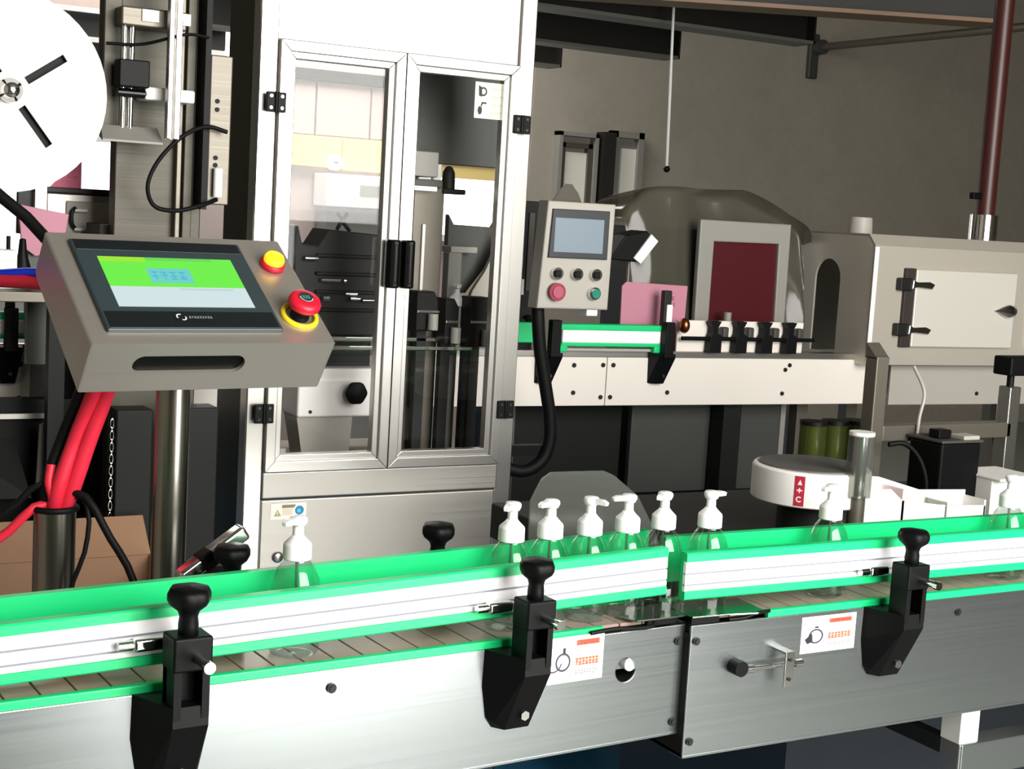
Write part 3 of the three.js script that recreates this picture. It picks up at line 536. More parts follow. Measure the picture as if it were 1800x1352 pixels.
    const kx = hingeSide < 0 ? x1 - 0.016 : x0 + 0.016;
    part(d, 'handle', join(exY([[-0.0135, 0.0], [-0.0145, 0.012], [-0.0105, 0.026], [-0.004, 0.029], [0.004, 0.029], [0.0105, 0.026], [0.0145, 0.012], [0.0135, 0.0]].map(([x, z]) => [x + kx, z + 0.014]), 1.226, 1.328, 0.004), bx(kx - 0.0035, kx + 0.0035, 1.236, 1.318, 0.03, 0.045, 0.002)), M.blackGloss, 'black grip handle');
    return d;
  }
  const dl = door(0.002, 0.2775, -1), dr = door(0.2795, 0.552, 1);
  part(dr, 'notice', sheet(0.452, 0.524, 1.597, 1.674, -0.0045), canvasMat(256, 256, (c, w, h) => {
    c.fillStyle = '#f6f4ea'; c.fillRect(0, 0, w, h); c.fillStyle = '#e2e0cc'; c.fillRect(w * 0.48, 6, w * 0.5, h - 12);
    for (let i = 0; i < 4; i++) { c.fillStyle = '#bdbba6'; c.fillRect(w * 0.55, h * (0.14 + 0.22 * i), w * 0.36, h * 0.04); c.fillRect(w * 0.55, h * (0.2 + 0.22 * i), w * 0.3, h * 0.03); }
    c.fillStyle = '#14150f'; c.strokeStyle = '#14150f'; c.lineWidth = 13; c.beginPath(); c.moveTo(28, 22); c.lineTo(58, 36); c.lineTo(62, 104); c.lineTo(34, 98); c.fill(); c.beginPath(); c.arc(72, 66, 26, 0, 7); c.stroke();
    c.beginPath(); c.moveTo(58, 170); c.lineTo(66, 146); c.lineTo(104, 146); c.stroke(); c.beginPath(); c.ellipse(48, 200, 20, 30, 0, 0, 7); c.fill();
  }), 'white safety notice with black pictograms');
}
// things behind the cabinet glass
{
  const g = thing('gear_housing', 'white gear housing with black star knob behind the left glass door', 'machine part', 'M');
  part(g, 'housing', bx(0.152, 0.345, 0.917, 1.028, -0.3, -0.2, 0.006), M.white);
  const k = knobGeo().scale(1.15, 0.8, 1.15).rotateX(Math.PI / 2).translate(0.28, 0.975, -0.205); part(g, 'knob', k, M.black, 'black star knob');
  part(g, 'screw', screw(0.182, 0.93, -0.2, 0.004), M.blackMetal);
  part(g, 'stand', hull([[0.155, 0.917, -0.21], [0.29, 0.917, -0.21], [0.175, 0.815, -0.215], [0.285, 0.815, -0.215], [0.155, 0.917, -0.29], [0.29, 0.917, -0.29], [0.175, 0.815, -0.29], [0.285, 0.815, -0.29]]), M.boxGrey, 'pale grey pedestal');
}
{
  const g = thing('bottle_capper', 'black capping head block with steel bolts behind the left glass door', 'machine part', 'M');
  part(g, 'block', exZ([[0.131, 1.342], [0.137, 1.342], [0.146, 1.308], [0.152, 1.302], [0.185, 1.3], [0.209, 1.338], [0.345, 1.33], [0.345, 1.102], [0.135, 1.102], [0.13, 1.29]], -0.3, -0.2, 0.003), M.charcoal, 'black block');
  for (const y of [1.28, 1.24, 1.2, 1.16]) part(g, 'block', bx(0.18, 0.345, y - 0.004, y + 0.004, -0.2, -0.192, 0.002), M.black);
  for (const [x0, x1, y, r] of [[0.15, 0.18, 1.273, 0.0055], [0.19, 0.236, 1.226, 0.0045], [0.243, 0.249, 1.226, 0.005], [0.25, 0.278, 1.197, 0.0035], [0.262, 0.285, 1.186, 0.0045], [0.292, 0.32, 1.183, 0.0035], [0.196, 0.21, 1.186, 0.007]]) part(g, 'bolt', cylX(y, -0.188, x0, x1, r, 12), M.chrome, 'steel bolt');
  part(g, 'latch', join(tube([[0.248, 1.375, -0.25], [0.262, 1.355, -0.25], [0.28, 1.335, -0.25]], 0.0045, 10, 8), tube([[0.27, 1.375, -0.245], [0.256, 1.355, -0.245], [0.246, 1.337, -0.245]], 0.0045, 10, 8)), M.black, 'black crossed latch');
  part(g, 'mount', bx(0.2, 0.34, 1.02, 1.105, -0.3, -0.24), M.charcoal);
}
for (const [y, z, l] of [[1.098, -0.17, 'upper polished guide bar crossing behind both glass doors'], [1.079, -0.16, 'lower polished guide bar crossing behind both glass doors']]) {
  const g = thing('guide_bar', l, 'guide bar', 'M', 'guide bars behind the glass doors');
  part(g, 'bar', bx(0.03, 0.56, y - 0.005, y + 0.005, z - 0.005, z + 0.005, 0.002), M.chrome);
  for (const x of [0.03, 0.548]) part(g, 'holder', bx(x - 0.006, x + 0.006, 0.815, y, z - 0.012, z - 0.004), M.charcoal);
}
{
  const g = thing('lift_column', 'grey lift column with motor box behind the right glass door', 'machine part', 'M');
  part(g, 'column', bx(0.418, 0.495, 0.815, 1.445, -0.32, -0.21, 0.003), M.steelDark, 'grey column');
  part(g, 'column', bx(0.44, 0.447, 1.14, 1.36, -0.21, -0.203), M.alu, 'bright edge strip');
  part(g, 'motor_box', bx(0.41, 0.471, 1.468, 1.525, -0.3, -0.2, 0.003), M.grey, 'grey motor box');
  part(g, 'base_plate', bx(0.405, 0.48, 1.445, 1.462, -0.31, -0.19, 0.003), M.greyDark);
  part(g, 'clamp', bx(0.395, 0.46, 1.436, 1.446, -0.2, -0.18), M.white, 'white clamp');
  part(g, 'dome_cap', join(lathe([[0.0, 0.055], [0.008, 0.052], [0.014, 0.04], [0.0155, 0.02], [0.0155, 0]], 24).translate(0.508, 1.442, -0.22), bx(0.488, 0.545, 1.432, 1.444, -0.24, -0.2, 0.003)), M.charcoal, 'dark dome cap');
}
{
  const g = thing('tinted_cover', 'dark grey square cover plate behind the upper right glass door', 'machine part', 'M');
  part(g, 'plate', bx(0.425, 0.672, 1.5, 1.72, -0.26, -0.24, 0.003), M.greyDark);
  part(g, 'rim', bx(0.66, 0.672, 1.5, 1.72, -0.24, -0.232), M.charcoal);
  part(g, 'hanger', bx(0.5, 0.53, 1.72, 2.25, -0.26, -0.245), M.greyDark);
}
{
  const g = thing('cap_chute', 'grey folded chute with slanted plate behind the right glass door', 'machine part', 'M');
  part(g, 'back', exZ([[0.545, 1.385], [0.56, 1.362], [0.665, 1.36], [0.68, 1.385], [0.68, 1.3], [0.6, 1.2], [0.545, 1.2]], -0.3, -0.28, 0.002), M.greyDark, 'dark grey back plate');
  part(g, 'slant_plate', exZ([[0.66, 1.34], [0.68, 1.34], [0.66, 1.17], [0.575, 1.17], [0.59, 1.21], [0.62, 1.255]], -0.24, -0.225, 0.002), M.boxGrey, 'pale slanted plate');
  part(g, 'lip', bx(0.535, 0.605, 1.297, 1.312, -0.29, -0.24, 0.002), M.boxGrey);
  part(g, 'channel', bx(0.53, 0.565, 0.815, 1.297, -0.27, -0.24, 0.002), M.grey, 'grey channel');
}
for (const [x, y0, y1, w, l] of [[0.432, 1.12, 1.21, 0.055, 'large black gripper beside the right door handle'], [0.495, 1.09, 1.195, 0.035, 'narrow dark gripper next to the large black one'], [0.572, 1.085, 1.2, 0.06, 'black gripper with pale roller behind the right door edge']]) {
  const g = thing('gripper', l, 'machine part', 'M', 'grippers behind the right glass door');
  part(g, 'jaw', exZ([[x - w / 2, y0], [x + w / 2, y0], [x + w / 2, y1 - 0.02], [x + w / 2 - 0.012, y1], [x - w / 2, y1]], -0.19, -0.14, 0.003), M.black);
  part(g, 'jaw_edge', bx(x - w / 2, x + w / 2, (y0 + y1) / 2 - 0.003, (y0 + y1) / 2 + 0.003, -0.14, -0.134, 0.001), M.chrome);
  part(g, 'roller', cylY(x + w * 0.18, -0.13, y0 + 0.004, y0 + 0.04, 0.012, 20), M.grey);
  part(g, 'leg', bx(x - 0.012, x + 0.012, 0.815, y0, -0.185, -0.165), M.charcoal);
}
{ // pale bottle in the machine
  const b = put(bottle0, 'M', [0.535, 1.06, -0.2], 1.2, 'cloudy pump bottle inside the machine behind right glass door');
  b.userData.group = undefined; delete b.userData.group;
}

// ------------------------------------------------------------------ back line conveyor
{
  const t = thing('back_conveyor', 'long cream plated conveyor running behind the cabinet into the steel tunnel', 'conveyor', 'B');
  const segs = [[-2.6, -1.2], [-1.2, -0.2395], [-0.2385, 0.71]];
  for (const [a, b] of segs) part(t, 'side_plate', bx(a + 0.0006, b - 0.0006, 0.907, 1.035, -0.008, 0, 0.002), M.cream, 'cream side plate');
  part(t, 'side_plate', bx(0.72, 1.7, 0.903, 1.02, -0.008, 0, 0.002), M.boxGrey, 'grey side plate');
  part(t, 'side_plate', bx(-2.6, 1.7, 0.907, 1.035, -0.128, -0.12), M.cream);
  part(t, 'channel', bx(-2.6, 0.64, 1.035, 1.052, -0.03, -0.002, 0.002), M.alu, 'aluminium top channel');
  part(t, 'belt', bx(-2.6, 1.7, 1.03, 1.045, -0.11, -0.03), M.charcoal, 'dark belt');
  for (const [x, y] of [[-0.339, 1.014], [-0.252, 1.015], [-0.221, 1.015], [-0.337, 0.942], [-0.254, 0.93], [-0.225, 0.93], [-0.048, 0.942], [0.338, 1.005], [0.333, 0.938], [1.058, 0.936], [0.352, 1.018], [-1.719, 1.008], [-1.72, 0.933]]) part(t, 'screw', screw(x, y, 0, 0.006), M.blackMetal);
  const cv = part(t, 'cover_plate', bx(-1.636, -1.55, 0.948, 0.996, 0, 0.006, 0.002), M.white, 'small white cover plate'); part(cv, 'screw', screw(-1.607, 0.972, 0.006, 0.003), M.blackMetal);
  // rails
  const rl = (x0, x1, label) => { const r = part(t, 'guide_rail', bx(x0 + 0.006, x1 - 0.004, 1.075, 1.109, 0.012, 0.03, 0.004), M.whiteRail, 'white guide rail'); part(r, 'wear_insert', join(bx(x0, x1, 1.107, 1.124, 0.004, 0.03, 0.004), bx(x0 + 0.004, x1, 1.066, 1.076, 0.004, 0.03, 0.003), bx(x0, x1, 1.066, 1.124, 0.0, 0.01)), M.green, 'green plastic insert'); };
  rl(-0.4, -0.093); rl(-2.5, -1.62);
  part(t, 'wear_block', bx(-0.53, -0.465, 1.074, 1.126, 0.0, 0.03, 0.003), M.green, 'green plastic block');
  part(t, 'wear_strip', bx(-0.4, -0.09, 1.052, 1.06, -0.02, 0.012, 0.002), M.boxGrey);
  for (const x of [-0.39, -0.102]) part(t, 'wear_block', bx(x - 0.014, x + 0.014, 1.05, 1.07, 0.0, 0.03, 0.005), M.green);
  const br = (x, flip) => {
    const b = part(t, 'rail_bracket', hull([[x - 0.03, 1.05, 0], [x + 0.03, 1.05, 0], [x - 0.024, 1.05, 0.05], [x + 0.024, 1.05, 0.05], [x - 0.028, 0.968, 0], [x + 0.018, 0.968, 0], [x - 0.016, 0.968, 0.018], [x + 0.012, 0.968, 0.018], [x + 0.024, 1.04, 0.05]]), M.black, 'black rail bracket');
    part(b, 'post', bx(x - 0.014, x + 0.014, 1.04, 1.135, 0.032, 0.056, 0.003), M.black);
    part(b, 'bolt', cylZ(x + 0.002, 0.99, 0.0, 0.034, 0.004, 10), M.chrome);
  };
  br(-0.425); br(-0.085); br(-1.745);
  part(t, 'knob', knobGeo().translate(-1.748, 1.13, 0.045), M.black, 'black star knob');
  part(t, 'knob', knobGeo().scale(0.8, 0.5, 0.8).translate(-0.49, 1.118, 0.02), M.black, 'black star knob');
  for (const x of [-2.3, -1.9, 0.2, 1.5]) part(t, 'leg', bx(x - 0.03, x + 0.03, 0, 0.91, -0.1, -0.04), M.charcoal);
  // clamp comb before the tunnel
  part(t, 'clamp_plate', bx(-0.02, 0.4, 1.052, 1.137, -0.02, -0.012, 0.002), M.cream, 'pale clamp backing plate');
  part(t, 'clamp_rod', cylX(1.09, 0.012, -0.02, 0.42, 0.0055, 14), M.black, 'black rod');
  [0.082, 0.166, 0.252, 0.335].forEach((x) => {
    const b = part(t, 'clamp', join(exZ([[x - 0.016, 1.052], [x + 0.022, 1.052], [x + 0.022, 1.098], [x + 0.009, 1.105], [x + 0.009, 1.122], [x + 0.018, 1.138], [x - 0.018, 1.138], [x - 0.009, 1.122], [x - 0.009, 1.105], [x - 0.014, 1.095]], -0.004, 0.02, 0.001)), M.black, 'black rail clamp');
    part(b, 'pad', bx(x + 0.03, x + 0.05, 1.092, 1.122, -0.012, 0.012, 0.005), M.greyDark);
  });
  part(t, 'end_cap', new THREE.SphereGeometry(0.016, 20, 14).scale(0.9, 1.3, 1).translate(-0.02, 1.125, 0.02), M.copper, 'copper coloured end cap');
}
{
  const t = thing('sensor_post', 'small post with white lower half standing before the pink board', 'sensor', 'B');
  part(t, 'post', bx(-0.072, -0.048, 1.052, 1.215, -0.026, -0.006, 0.003), M.blackMetal);
  part(t, 'sleeve', bx(-0.064, -0.046, 1.11, 1.178, -0.008, -0.002, 0.002), M.white, 'white sleeve');
}
{
  const t = thing('pink_board', 'flat pink plastic board standing on edge behind the back rail', 'board', 'B');
  part(t, 'sheet', exZ([[-0.165, 1.052], [0.036, 1.052], [0.04, 1.226], [-0.155, 1.232], [-0.168, 1.22]], -0.075, -0.069, 0.001), M.pink);
  part(t, 'lettering', sheet(-0.02, 0.015, 1.165, 1.2, -0.0683), canvasMat(64, 64, (c, w, h) => { c.fillStyle = '#bb7d90'; c.fillRect(0, 0, w, h); strokes(c, 8, 6, 40, 20, 1, '#7a3c4c'); strokes(c, 4, 38, 44, 18, 2, '#7a3c4c'); }), 'small dark print');
}
{
  const t = thing('tilted_sensor', 'black sensor hood with bright tilted white face on thin stalk', 'sensor', 'B');
  part(t, 'hood', exZ([[-0.21, 1.29], [-0.165, 1.355], [-0.1, 1.37], [-0.08, 1.352], [-0.125, 1.285]], -0.16, -0.07, 0.004), M.black, 'black hood');
  part(t, 'face', exZ([[-0.143, 1.296], [-0.092, 1.362], [-0.069, 1.344], [-0.12, 1.281]], -0.069, -0.06, 0.002), M.white, 'white face');
  part(t, 'stalk', cylY(-0.128, -0.11, 1.045, 1.3, 0.005, 12), M.steelDark);
}
{ // hanging control box
  const t = thing('control_box', 'grey upright control box with small screen, three switches and two round buttons', 'control box', 'B');
  const z = 0.3;
  part(t, 'housing', exZ([[-0.614, 1.181], [-0.424, 1.181], [-0.42, 1.431], [-0.6, 1.431]], z - 0.05, z, 0.004), M.boxGrey, 'grey housing');
  const bz = part(t, 'screen_bezel', exZ([[-0.595, 1.3], [-0.438, 1.3], [-0.438, 1.414], [-0.589, 1.413]], z - 0.002, z + 0.007, 0.002), std('bezel3', '#23282c', 0.4), 'dark screen bezel');
  part(bz, 'display', sheet(-0.583, -0.453, 1.314, 1.393, z + 0.0075), canvasMat(64, 40, (c, w, h) => { c.fillStyle = '#7c8a96'; c.fillRect(0, 0, w, h); }, { rough: 0.3 }), 'blue grey display');
  for (const x of [-0.57, -0.517, -0.466]) { const b = part(t, 'selector_switch', cylZ(x, 1.264, z, z + 0.012, 0.014, 24), M.chrome, 'chrome ringed switch'); part(b, 'lever', bx(x - 0.012, x + 0.004, 1.256, 1.272, z + 0.01, z + 0.022, 0.003), M.black); }
  const rb = part(t, 'push_button', cylZ(-0.569, 1.221, z, z + 0.014, 0.021, 28), std('redDull', '#8c2236', 0.35), 'red push button'); part(rb, 'cap', cylZ(-0.569, 1.221, z + 0.013, z + 0.017, 0.014, 24), std('redCap', '#a84a60', 0.35));
  const gb = part(t, 'push_button', cylZ(-0.468, 1.22, z, z + 0.013, 0.015, 28), M.chrome, 'green push button'); part(gb, 'cap', cylZ(-0.468, 1.22, z + 0.012, z + 0.018, 0.011, 24), std('teal', '#147a68', 0.3));
  part(t, 'hanger_ear', exZ([[-0.578, 1.428], [-0.498, 1.428], [-0.51, 1.452], [-0.528, 1.472], [-0.544, 1.472], [-0.562, 1.452]], z - 0.03, z - 0.024, 0.001), M.column, 'rounded hanger ear');
  part(t, 'gland', bx(-0.475, -0.445, 1.165, 1.183, z - 0.05, z - 0.01, 0.003), M.white);
  part(t, 'conduit', tube([[-0.59, 1.19, z - 0.045], [-0.588, 1.15, z - 0.04], [-0.578, 1.08, z - 0.04], [-0.552, 0.97, z - 0.04], [-0.541, 0.92, z - 0.04], [-0.538, 0.86, z - 0.04], [-0.555, 0.815, z - 0.04], [-0.6, 0.79, z - 0.04], [-0.66, 0.8, z - 0.05]], 0.0155, 60, 14), M.rubber, 'thick black conduit');
  part(t, 'support_arm', bx(-0.66, -0.55, 0.825, 0.85, z - 0.07, z - 0.045), M.black);
  part(t, 'pole', bx(-0.655, -0.63, 0, 0.85, z - 0.08, z - 0.05), M.charcoal);
}
{
  const t = thing('dark_upright', 'tall dark machine upright left of the grey control box', 'post', 'B');
  part(t, 'upright', bx(-0.5, -0.44, 1.045, 1.43, -0.1, -0.05, 0.003), M.charcoal); part(t, 'plate', bx(-0.47, -0.455, 1.2, 1.4, -0.05, -0.045), std('darkBrown', '#3a332b', 0.5));
  part(t, 'label', bx(-0.486, -0.474, 1.19, 1.23, -0.05, -0.047), M.white, 'small white label');
}
{ // steel tunnel
  const t = thing('heat_tunnel', 'steel shrink tunnel with arched inlet and square hatch on its front', 'oven', 'B');
  const x0 = 0.58, x1 = 1.75, z0 = -0.4, z1 = 0.05;
  // shell: left end wall with arched opening
  const arch = new THREE.Path(); const cz = -0.15, hw = 0.058, yt = 1.26, yb2 = 1.045;
  const a = (z) => -z;
  arch.moveTo(a(cz - hw), yb2); arch.lineTo(a(cz - hw), yt); arch.absarc(a(cz), yt, hw, 0, Math.PI, false); arch.lineTo(a(cz + hw), yb2);
  const end = extr(shape([[a(z1), 1.025], [a(z0), 1.025], [a(z0), 1.37], [a(z0 + 0.02), 1.395], [a(z1 - 0.03), 1.397], [a(z1), 1.367]], [arch]), 0.006).rotateY(Math.PI / 2).translate(x0, 0, 0);
  part(t, 'end_wall', end, M.ovenFront, 'steel end wall with arched inlet');
  part(t, 'front_wall', bx(x0, x1, 1.026, 1.367, z1 - 0.006, z1, 0.002), M.ovenFront, 'brushed steel front');
  part(t, 'top', exX([[z1, 1.364], [z1 - 0.03, 1.397], [z0, 1.397], [z0, 1.39], [z1 - 0.032, 1.39], [z1 - 0.006, 1.364]], x0, x1), M.ovenFront, 'bevelled steel top');
  part(t, 'back_wall', bx(x0, x1, 1.025, 1.39, z0, z0 + 0.006), M.ovenFront);
  part(t, 'far_wall', bx(x1 - 0.006, x1, 1.025, 1.39, z0, z1), M.ovenFront);
  part(t, 'edge_trim', bx(x0 - 0.002, x0 + 0.013, 1.026, 1.362, z1, z1 + 0.004, 0.001), M.white, 'bright edge trim');
  const d = part(t, 'hatch', bx(0.726, 1.115, 1.081, 1.304, z1, z1 + 0.016, 0.004), M.ovenHatch, 'square steel hatch');
  part(t, 'hatch_gasket', bx(0.69, 0.728, 1.079, 1.306, z1, z1 + 0.012, 0.003), std('gasket', '#2c2420', 0.6), 'dark hatch gasket');
  for (const y of [1.26, 1.13]) { const h = part(d, 'hinge', bx(0.665, 0.71, y - 0.018, y + 0.018, z1, z1 + 0.022, 0.004), M.blackMetal, 'dark hinge block'); part(d, 'hinge_arm', exZ([[0.705, y - 0.012], [0.725, y - 0.008], [0.78, y - 0.012], [0.79, y + 0.002], [0.77, y + 0.01], [0.725, y + 0.008], [0.708, y + 0.014]], z1 + 0.014, z1 + 0.026, 0.003), M.chrome, 'pointed chrome hinge arm'); }
  part(d, 'latch', lathe([[0, 0.0], [0.016, 0.004], [0.02, 0.03], [0.012, 0.055], [0.004, 0.07], [0, 0.085]], 20).rotateZ(Math.PI / 2).scale(1, 1, 0.6).translate(1.112, 1.192, z1 + 0.024), M.chrome, 'pointed chrome latch');
  part(t, 'hatch', bx(1.19, 1.6, 1.081, 1.304, z1, z1 + 0.016, 0.004), M.ovenHatch);
  part(t, 'spout', lathe([[0.036, 0], [0.033, 0.048], [0.03, 0.05], [0.0, 0.05]], 24).translate(0.644, 1.394, -0.1), M.boxGrey, 'short pale spout');
  part(t, 'chimney_collar', cylY(1.122, -0.1, 1.39, 1.474, 0.045, 32), M.chrome, 'bright steel chimney collar');
  for (const x of [0.75, 1.6]) for (const z of [-0.36, -0.1]) part(t, 'leg', bx(x, x + 0.04, 0, 1.027, z - 0.16, z - 0.12), M.steelDark);
}
{
  const t = thing('chimney_pipe', 'dark brown chimney pipe rising from the steel collar', 'pipe', 'B');
  part(t, 'tube', cylY(1.122, -0.1, 1.474, 3.38, 0.029, 32), M.brownPipe);
  part(t, 'clip', bx(1.06, 1.1, 1.52, 1.54, -0.11, -0.09, 0.003), M.black, 'black clip');
}
{ // machine with red window under plastic film
  const t = thing('film_covered_machine', 'machine with red window draped in translucent plastic film beside the tunnel', 'machine', 'B');
  const z = -0.14;
  const fr = exZ([[0.118, 1.05], [0.43, 1.05], [0.427, 1.41], [0.115, 1.41]], z - 0.02, z, 0.004, [new THREE.Path([[0.165, 1.12], [0.165, 1.35], [0.388, 1.352], [0.393, 1.12]].map((p) => new THREE.Vector2(...p)))]);
  part(t, 'frame', fr, M.grey, 'pale window frame');
  part(t, 'window', bx(0.16, 0.4, 1.11, 1.36, z - 0.014, z - 0.01), M.redDark, 'dark red window');
  part(t, 'body', bx(-0.05, 0.43, 1.05, 1.38, z - 0.24, z - 0.07), M.greyDark, 'dark body');
  part(t, 'stand', bx(-0.03, 0.41, 0.9, 1.05, z - 0.23, z - 0.08), M.charcoal);
  // draped film: front drop and top of a soft dome with folds
  const prof = [[-0.1, 1.4], [-0.088, 1.435], [-0.03, 1.48], [0.06, 1.494], [0.166, 1.5], [0.26, 1.498], [0.335, 1.492], [0.45, 1.45], [0.54, 1.405], [0.555, 1.36]];
  const curve = new THREE.CatmullRomCurve3(prof.map(([x, y]) => new THREE.Vector3(x, y, 0)), false, 'centripetal');
  const nx = 48, ny = 24, pos = [], idx = [];
  for (let j = 0; j <= ny; j++) for (let i = 0; i <= nx; i++) {
    const u = i / nx, w = j / ny, c = curve.getPoint(u); let y, zz;
    if (w < 0.35) { const k = w / 0.35; y = c.y - 0.012 * (1 - k) * (1 - k); zz = z - 0.26 + k * 0.2; }
    else { const k = (w - 0.35) / 0.65; y = c.y - k * (c.y - 1.07); zz = z - 0.06 + 0.05 * Math.sin(k * 1.5) + 0.01 * Math.sin(u * 26 + 4 * k) * k; }
    y += 0.004 * Math.sin(u * 19 + w * 7); zz += 0.006 * Math.sin(u * 31 - w * 9); if (u > 0.34 && w > 0.36) zz -= 0.06 * Math.min(1, (u - 0.34) * 8);
    pos.push(c.x, y, zz);
  }
  for (let j = 0; j < ny; j++) for (let i = 0; i < nx; i++) { const p = j * (nx + 1) + i; idx.push(p, p + nx + 1, p + 1, p + 1, p + nx + 1, p + nx + 2); }
  const fg = new THREE.BufferGeometry(); fg.setAttribute('position', new THREE.Float32BufferAttribute(pos, 3)); fg.setIndex(idx); fg.computeVertexNormals();
  part(t, 'plastic_film', fg, M.film, 'crinkled translucent plastic film');
  part(t, 'cap', cylY(0.2, -0.1, 1.052, 1.155, 0.011, 16), M.grey);
}
{ // dark machine bases under the back line
  const t = thing('base_cabinet', 'dark grey base cabinet under the cream conveyor with flat wide front', 'cabinet', 'B');
  part(t, 'front', bx(-0.085, 0.43, 0.645, 0.9, -0.13, -0.11, 0.003), std('cabFront', '#4b4c49', 0.45, 0.3), 'dark grey front');
  part(t, 'edge', bx(0.415, 0.432, 0.645, 0.9, -0.11, -0.104), M.grey, 'pale side edge');
  part(t, 'body', bx(-0.08, 0.42, 0.2, 0.9, -0.5, -0.13), M.charcoal);
  for (const x of [-0.06, 0.37]) part(t, 'leg', bx(x, x + 0.04, 0, 0.2, -0.3, -0.26), M.charcoal);
  const u = thing('electrical_box', 'black base box between the cabinet post and the dark grey base cabinet', 'cabinet', 'B');
  part(u, 'body', bx(-0.46, -0.1, 0, 0.895, -0.45, -0.14), M.charcoal);
  part(u, 'side_plate', bx(-0.5, -0.44, 0.55, 0.9, -0.16, -0.12), std('sideP', '#5b5751', 0.5), 'brownish grey plate');
  part(u, 'hole', cylZ(-0.467, 0.82, -0.122, -0.118, 0.007, 16), M.black);
  const v = thing('side_post', 'grey steel upright between the dark base cabinet and green rolls', 'post', 'B');
  part(v, 'upright', bx(0.462, 0.5, 0, 0.9, -0.13, -0.09, 0.002), M.steelDark); part(v, 'foot', bx(0.44, 0.52, 0, 0.02, -0.15, -0.07), M.steelDark);
}

// ------------------------------------------------------------------ label unwinder on the right
{
  const t = thing('label_unwinder', 'bent square tube steel frame with black motor bracket behind the right rail', 'frame');
  const z = -2.2;
  part(t, 'upright', join(bx(2.098, 2.132, 0.83, 1.155, z - 0.034, z, 0.003), hull([[2.098, 1.15, z], [2.132, 1.15, z], [2.098, 1.15, z - 0.034], [2.132, 1.15, z - 0.034], [2.098, 1.18, z - 0.034], [2.132, 1.18, z - 0.034]])), M.steelDark, 'square steel upright');
  part(t, 'crossbar', bx(2.13, 2.5, 0.981, 1.014, z - 0.034, z, 0.003), M.steelDark, 'square steel crossbar');
  part(t, 'upright', bx(2.486, 2.52, 0.83, 1.09, z - 0.034, z, 0.003), M.alu, 'bright steel upright');
  part(t, 'clamp', join(bx(2.47, 2.56, 1.115, 1.155, z - 0.04, z + 0.01, 0.004), cylY(2.5, -2.215, 1.085, 1.12, 0.008, 12)), M.black, 'black clamp');
  part(t, 'cable_tie', tube([[2.24, 1.13, -2.24], [2.235, 1.08, -2.2], [2.222, 1.03, -2.195], [2.22, 0.99, -2.195]], 0.0035, 24, 8), M.boxGrey);
  const u = thing('unwinder_cabinet', 'dark closed steel base under the white roll and tray', 'cabinet');
  part(u, 'top', bx(1.4, 2.75, 0.76, 0.83, -2.5, -1.95, 0.004), M.charcoal);
  part(u, 'body', bx(1.75, 2.75, 0, 0.76, -2.5, -1.98), std('bodyBlue', '#1c242c', 0.5));
}
{
  const t = thing('label_roll', 'white tape roll with red printed mark lying on the table', 'roll');
  const g = lathe([[0.03, 0.0], [0.108, 0.0], [0.112, 0.004], [0.112, 0.062], [0.108, 0.067], [0.03, 0.067], [0.03, 0]], 64).translate(1.888, 0.888, -2.13);
  part(t, 'roll', g, M.white);
  part(t, 'core', cylY(1.888, -2.13, 0.83, 0.9, 0.028, 24), M.carton);
  part(t, 'spindle_plate', cylY(1.888, -2.13, 0.83, 0.886, 0.06, 32), M.charcoal);
  part(t, 'liner', cylY(1.888, -2.13, 0.955, 0.958, 0.1, 48), std('liner', '#5d5b58', 0.5), 'grey liner disc');
  const lab = new THREE.CylinderGeometry(0.1125, 0.1125, 0.056, 16, 1, true, -0.98, 0.17).translate(1.888, 0.921, -2.13); lab.scale(1, 1, 1);
  part(t, 'mark', keep(lab), canvasMat(64, 192, (c, w, h) => { c.fillStyle = '#b0263a'; c.fillRect(0, 0, w, h); c.fillStyle = '#f3e6e4'; c.beginPath(); c.moveTo(18, 56); c.lineTo(34, 22); c.lineTo(48, 56); c.fill(); c.fillRect(16, 86, 34, 9); c.fillRect(28, 76, 9, 30); c.strokeStyle = '#f3e6e4'; c.lineWidth = 8; c.beginPath(); c.arc(33, 148, 15, 0.6, 5.6); c.stroke(); }), 'red printed mark');
}
{
  const t = thing('feed_roller', 'upright clear and chrome roller with white top beside the tape roll', 'roller');
  part(t, 'sleeve', cylY(1.905, -2.02, 0.915, 1.03, 0.0245, 32), M.guard, 'clear sleeve');
  part(t, 'core', cylY(1.905, -2.02, 0.83, 1.028, 0.013, 24), M.chrome, 'chrome core');
  part(t, 'cap', cylY(1.905, -2.02, 1.028, 1.036, 0.0235, 32), M.white, 'white cap');
  part(t, 'foot', cylY(1.905, -2.02, 0.83, 0.915, 0.016, 24), M.steelDark);
}
[[2.034, 'green tinted clear roll farthest from the steel upright'], [2.092, 'green tinted clear roll in the middle of three'], [2.15, 'green tinted clear roll right beside the steel upright']].forEach(([x, l], i) => {
  const t = thing('green_roll', l, 'roll', 'W', 'green clear rolls'); const z = -2.3;
  part(t, 'roll', cylY(x, z, 0.915, 1.003, 0.0275, 32), M.greenClear);
  part(t, 'core', cylY(x, z, 0.83, 1.0, 0.01, 16), M.grey);
  part(t, 'cap', cylY(x, z, 1.003, 1.011, 0.0285, 32), M.black, 'black cap');
});
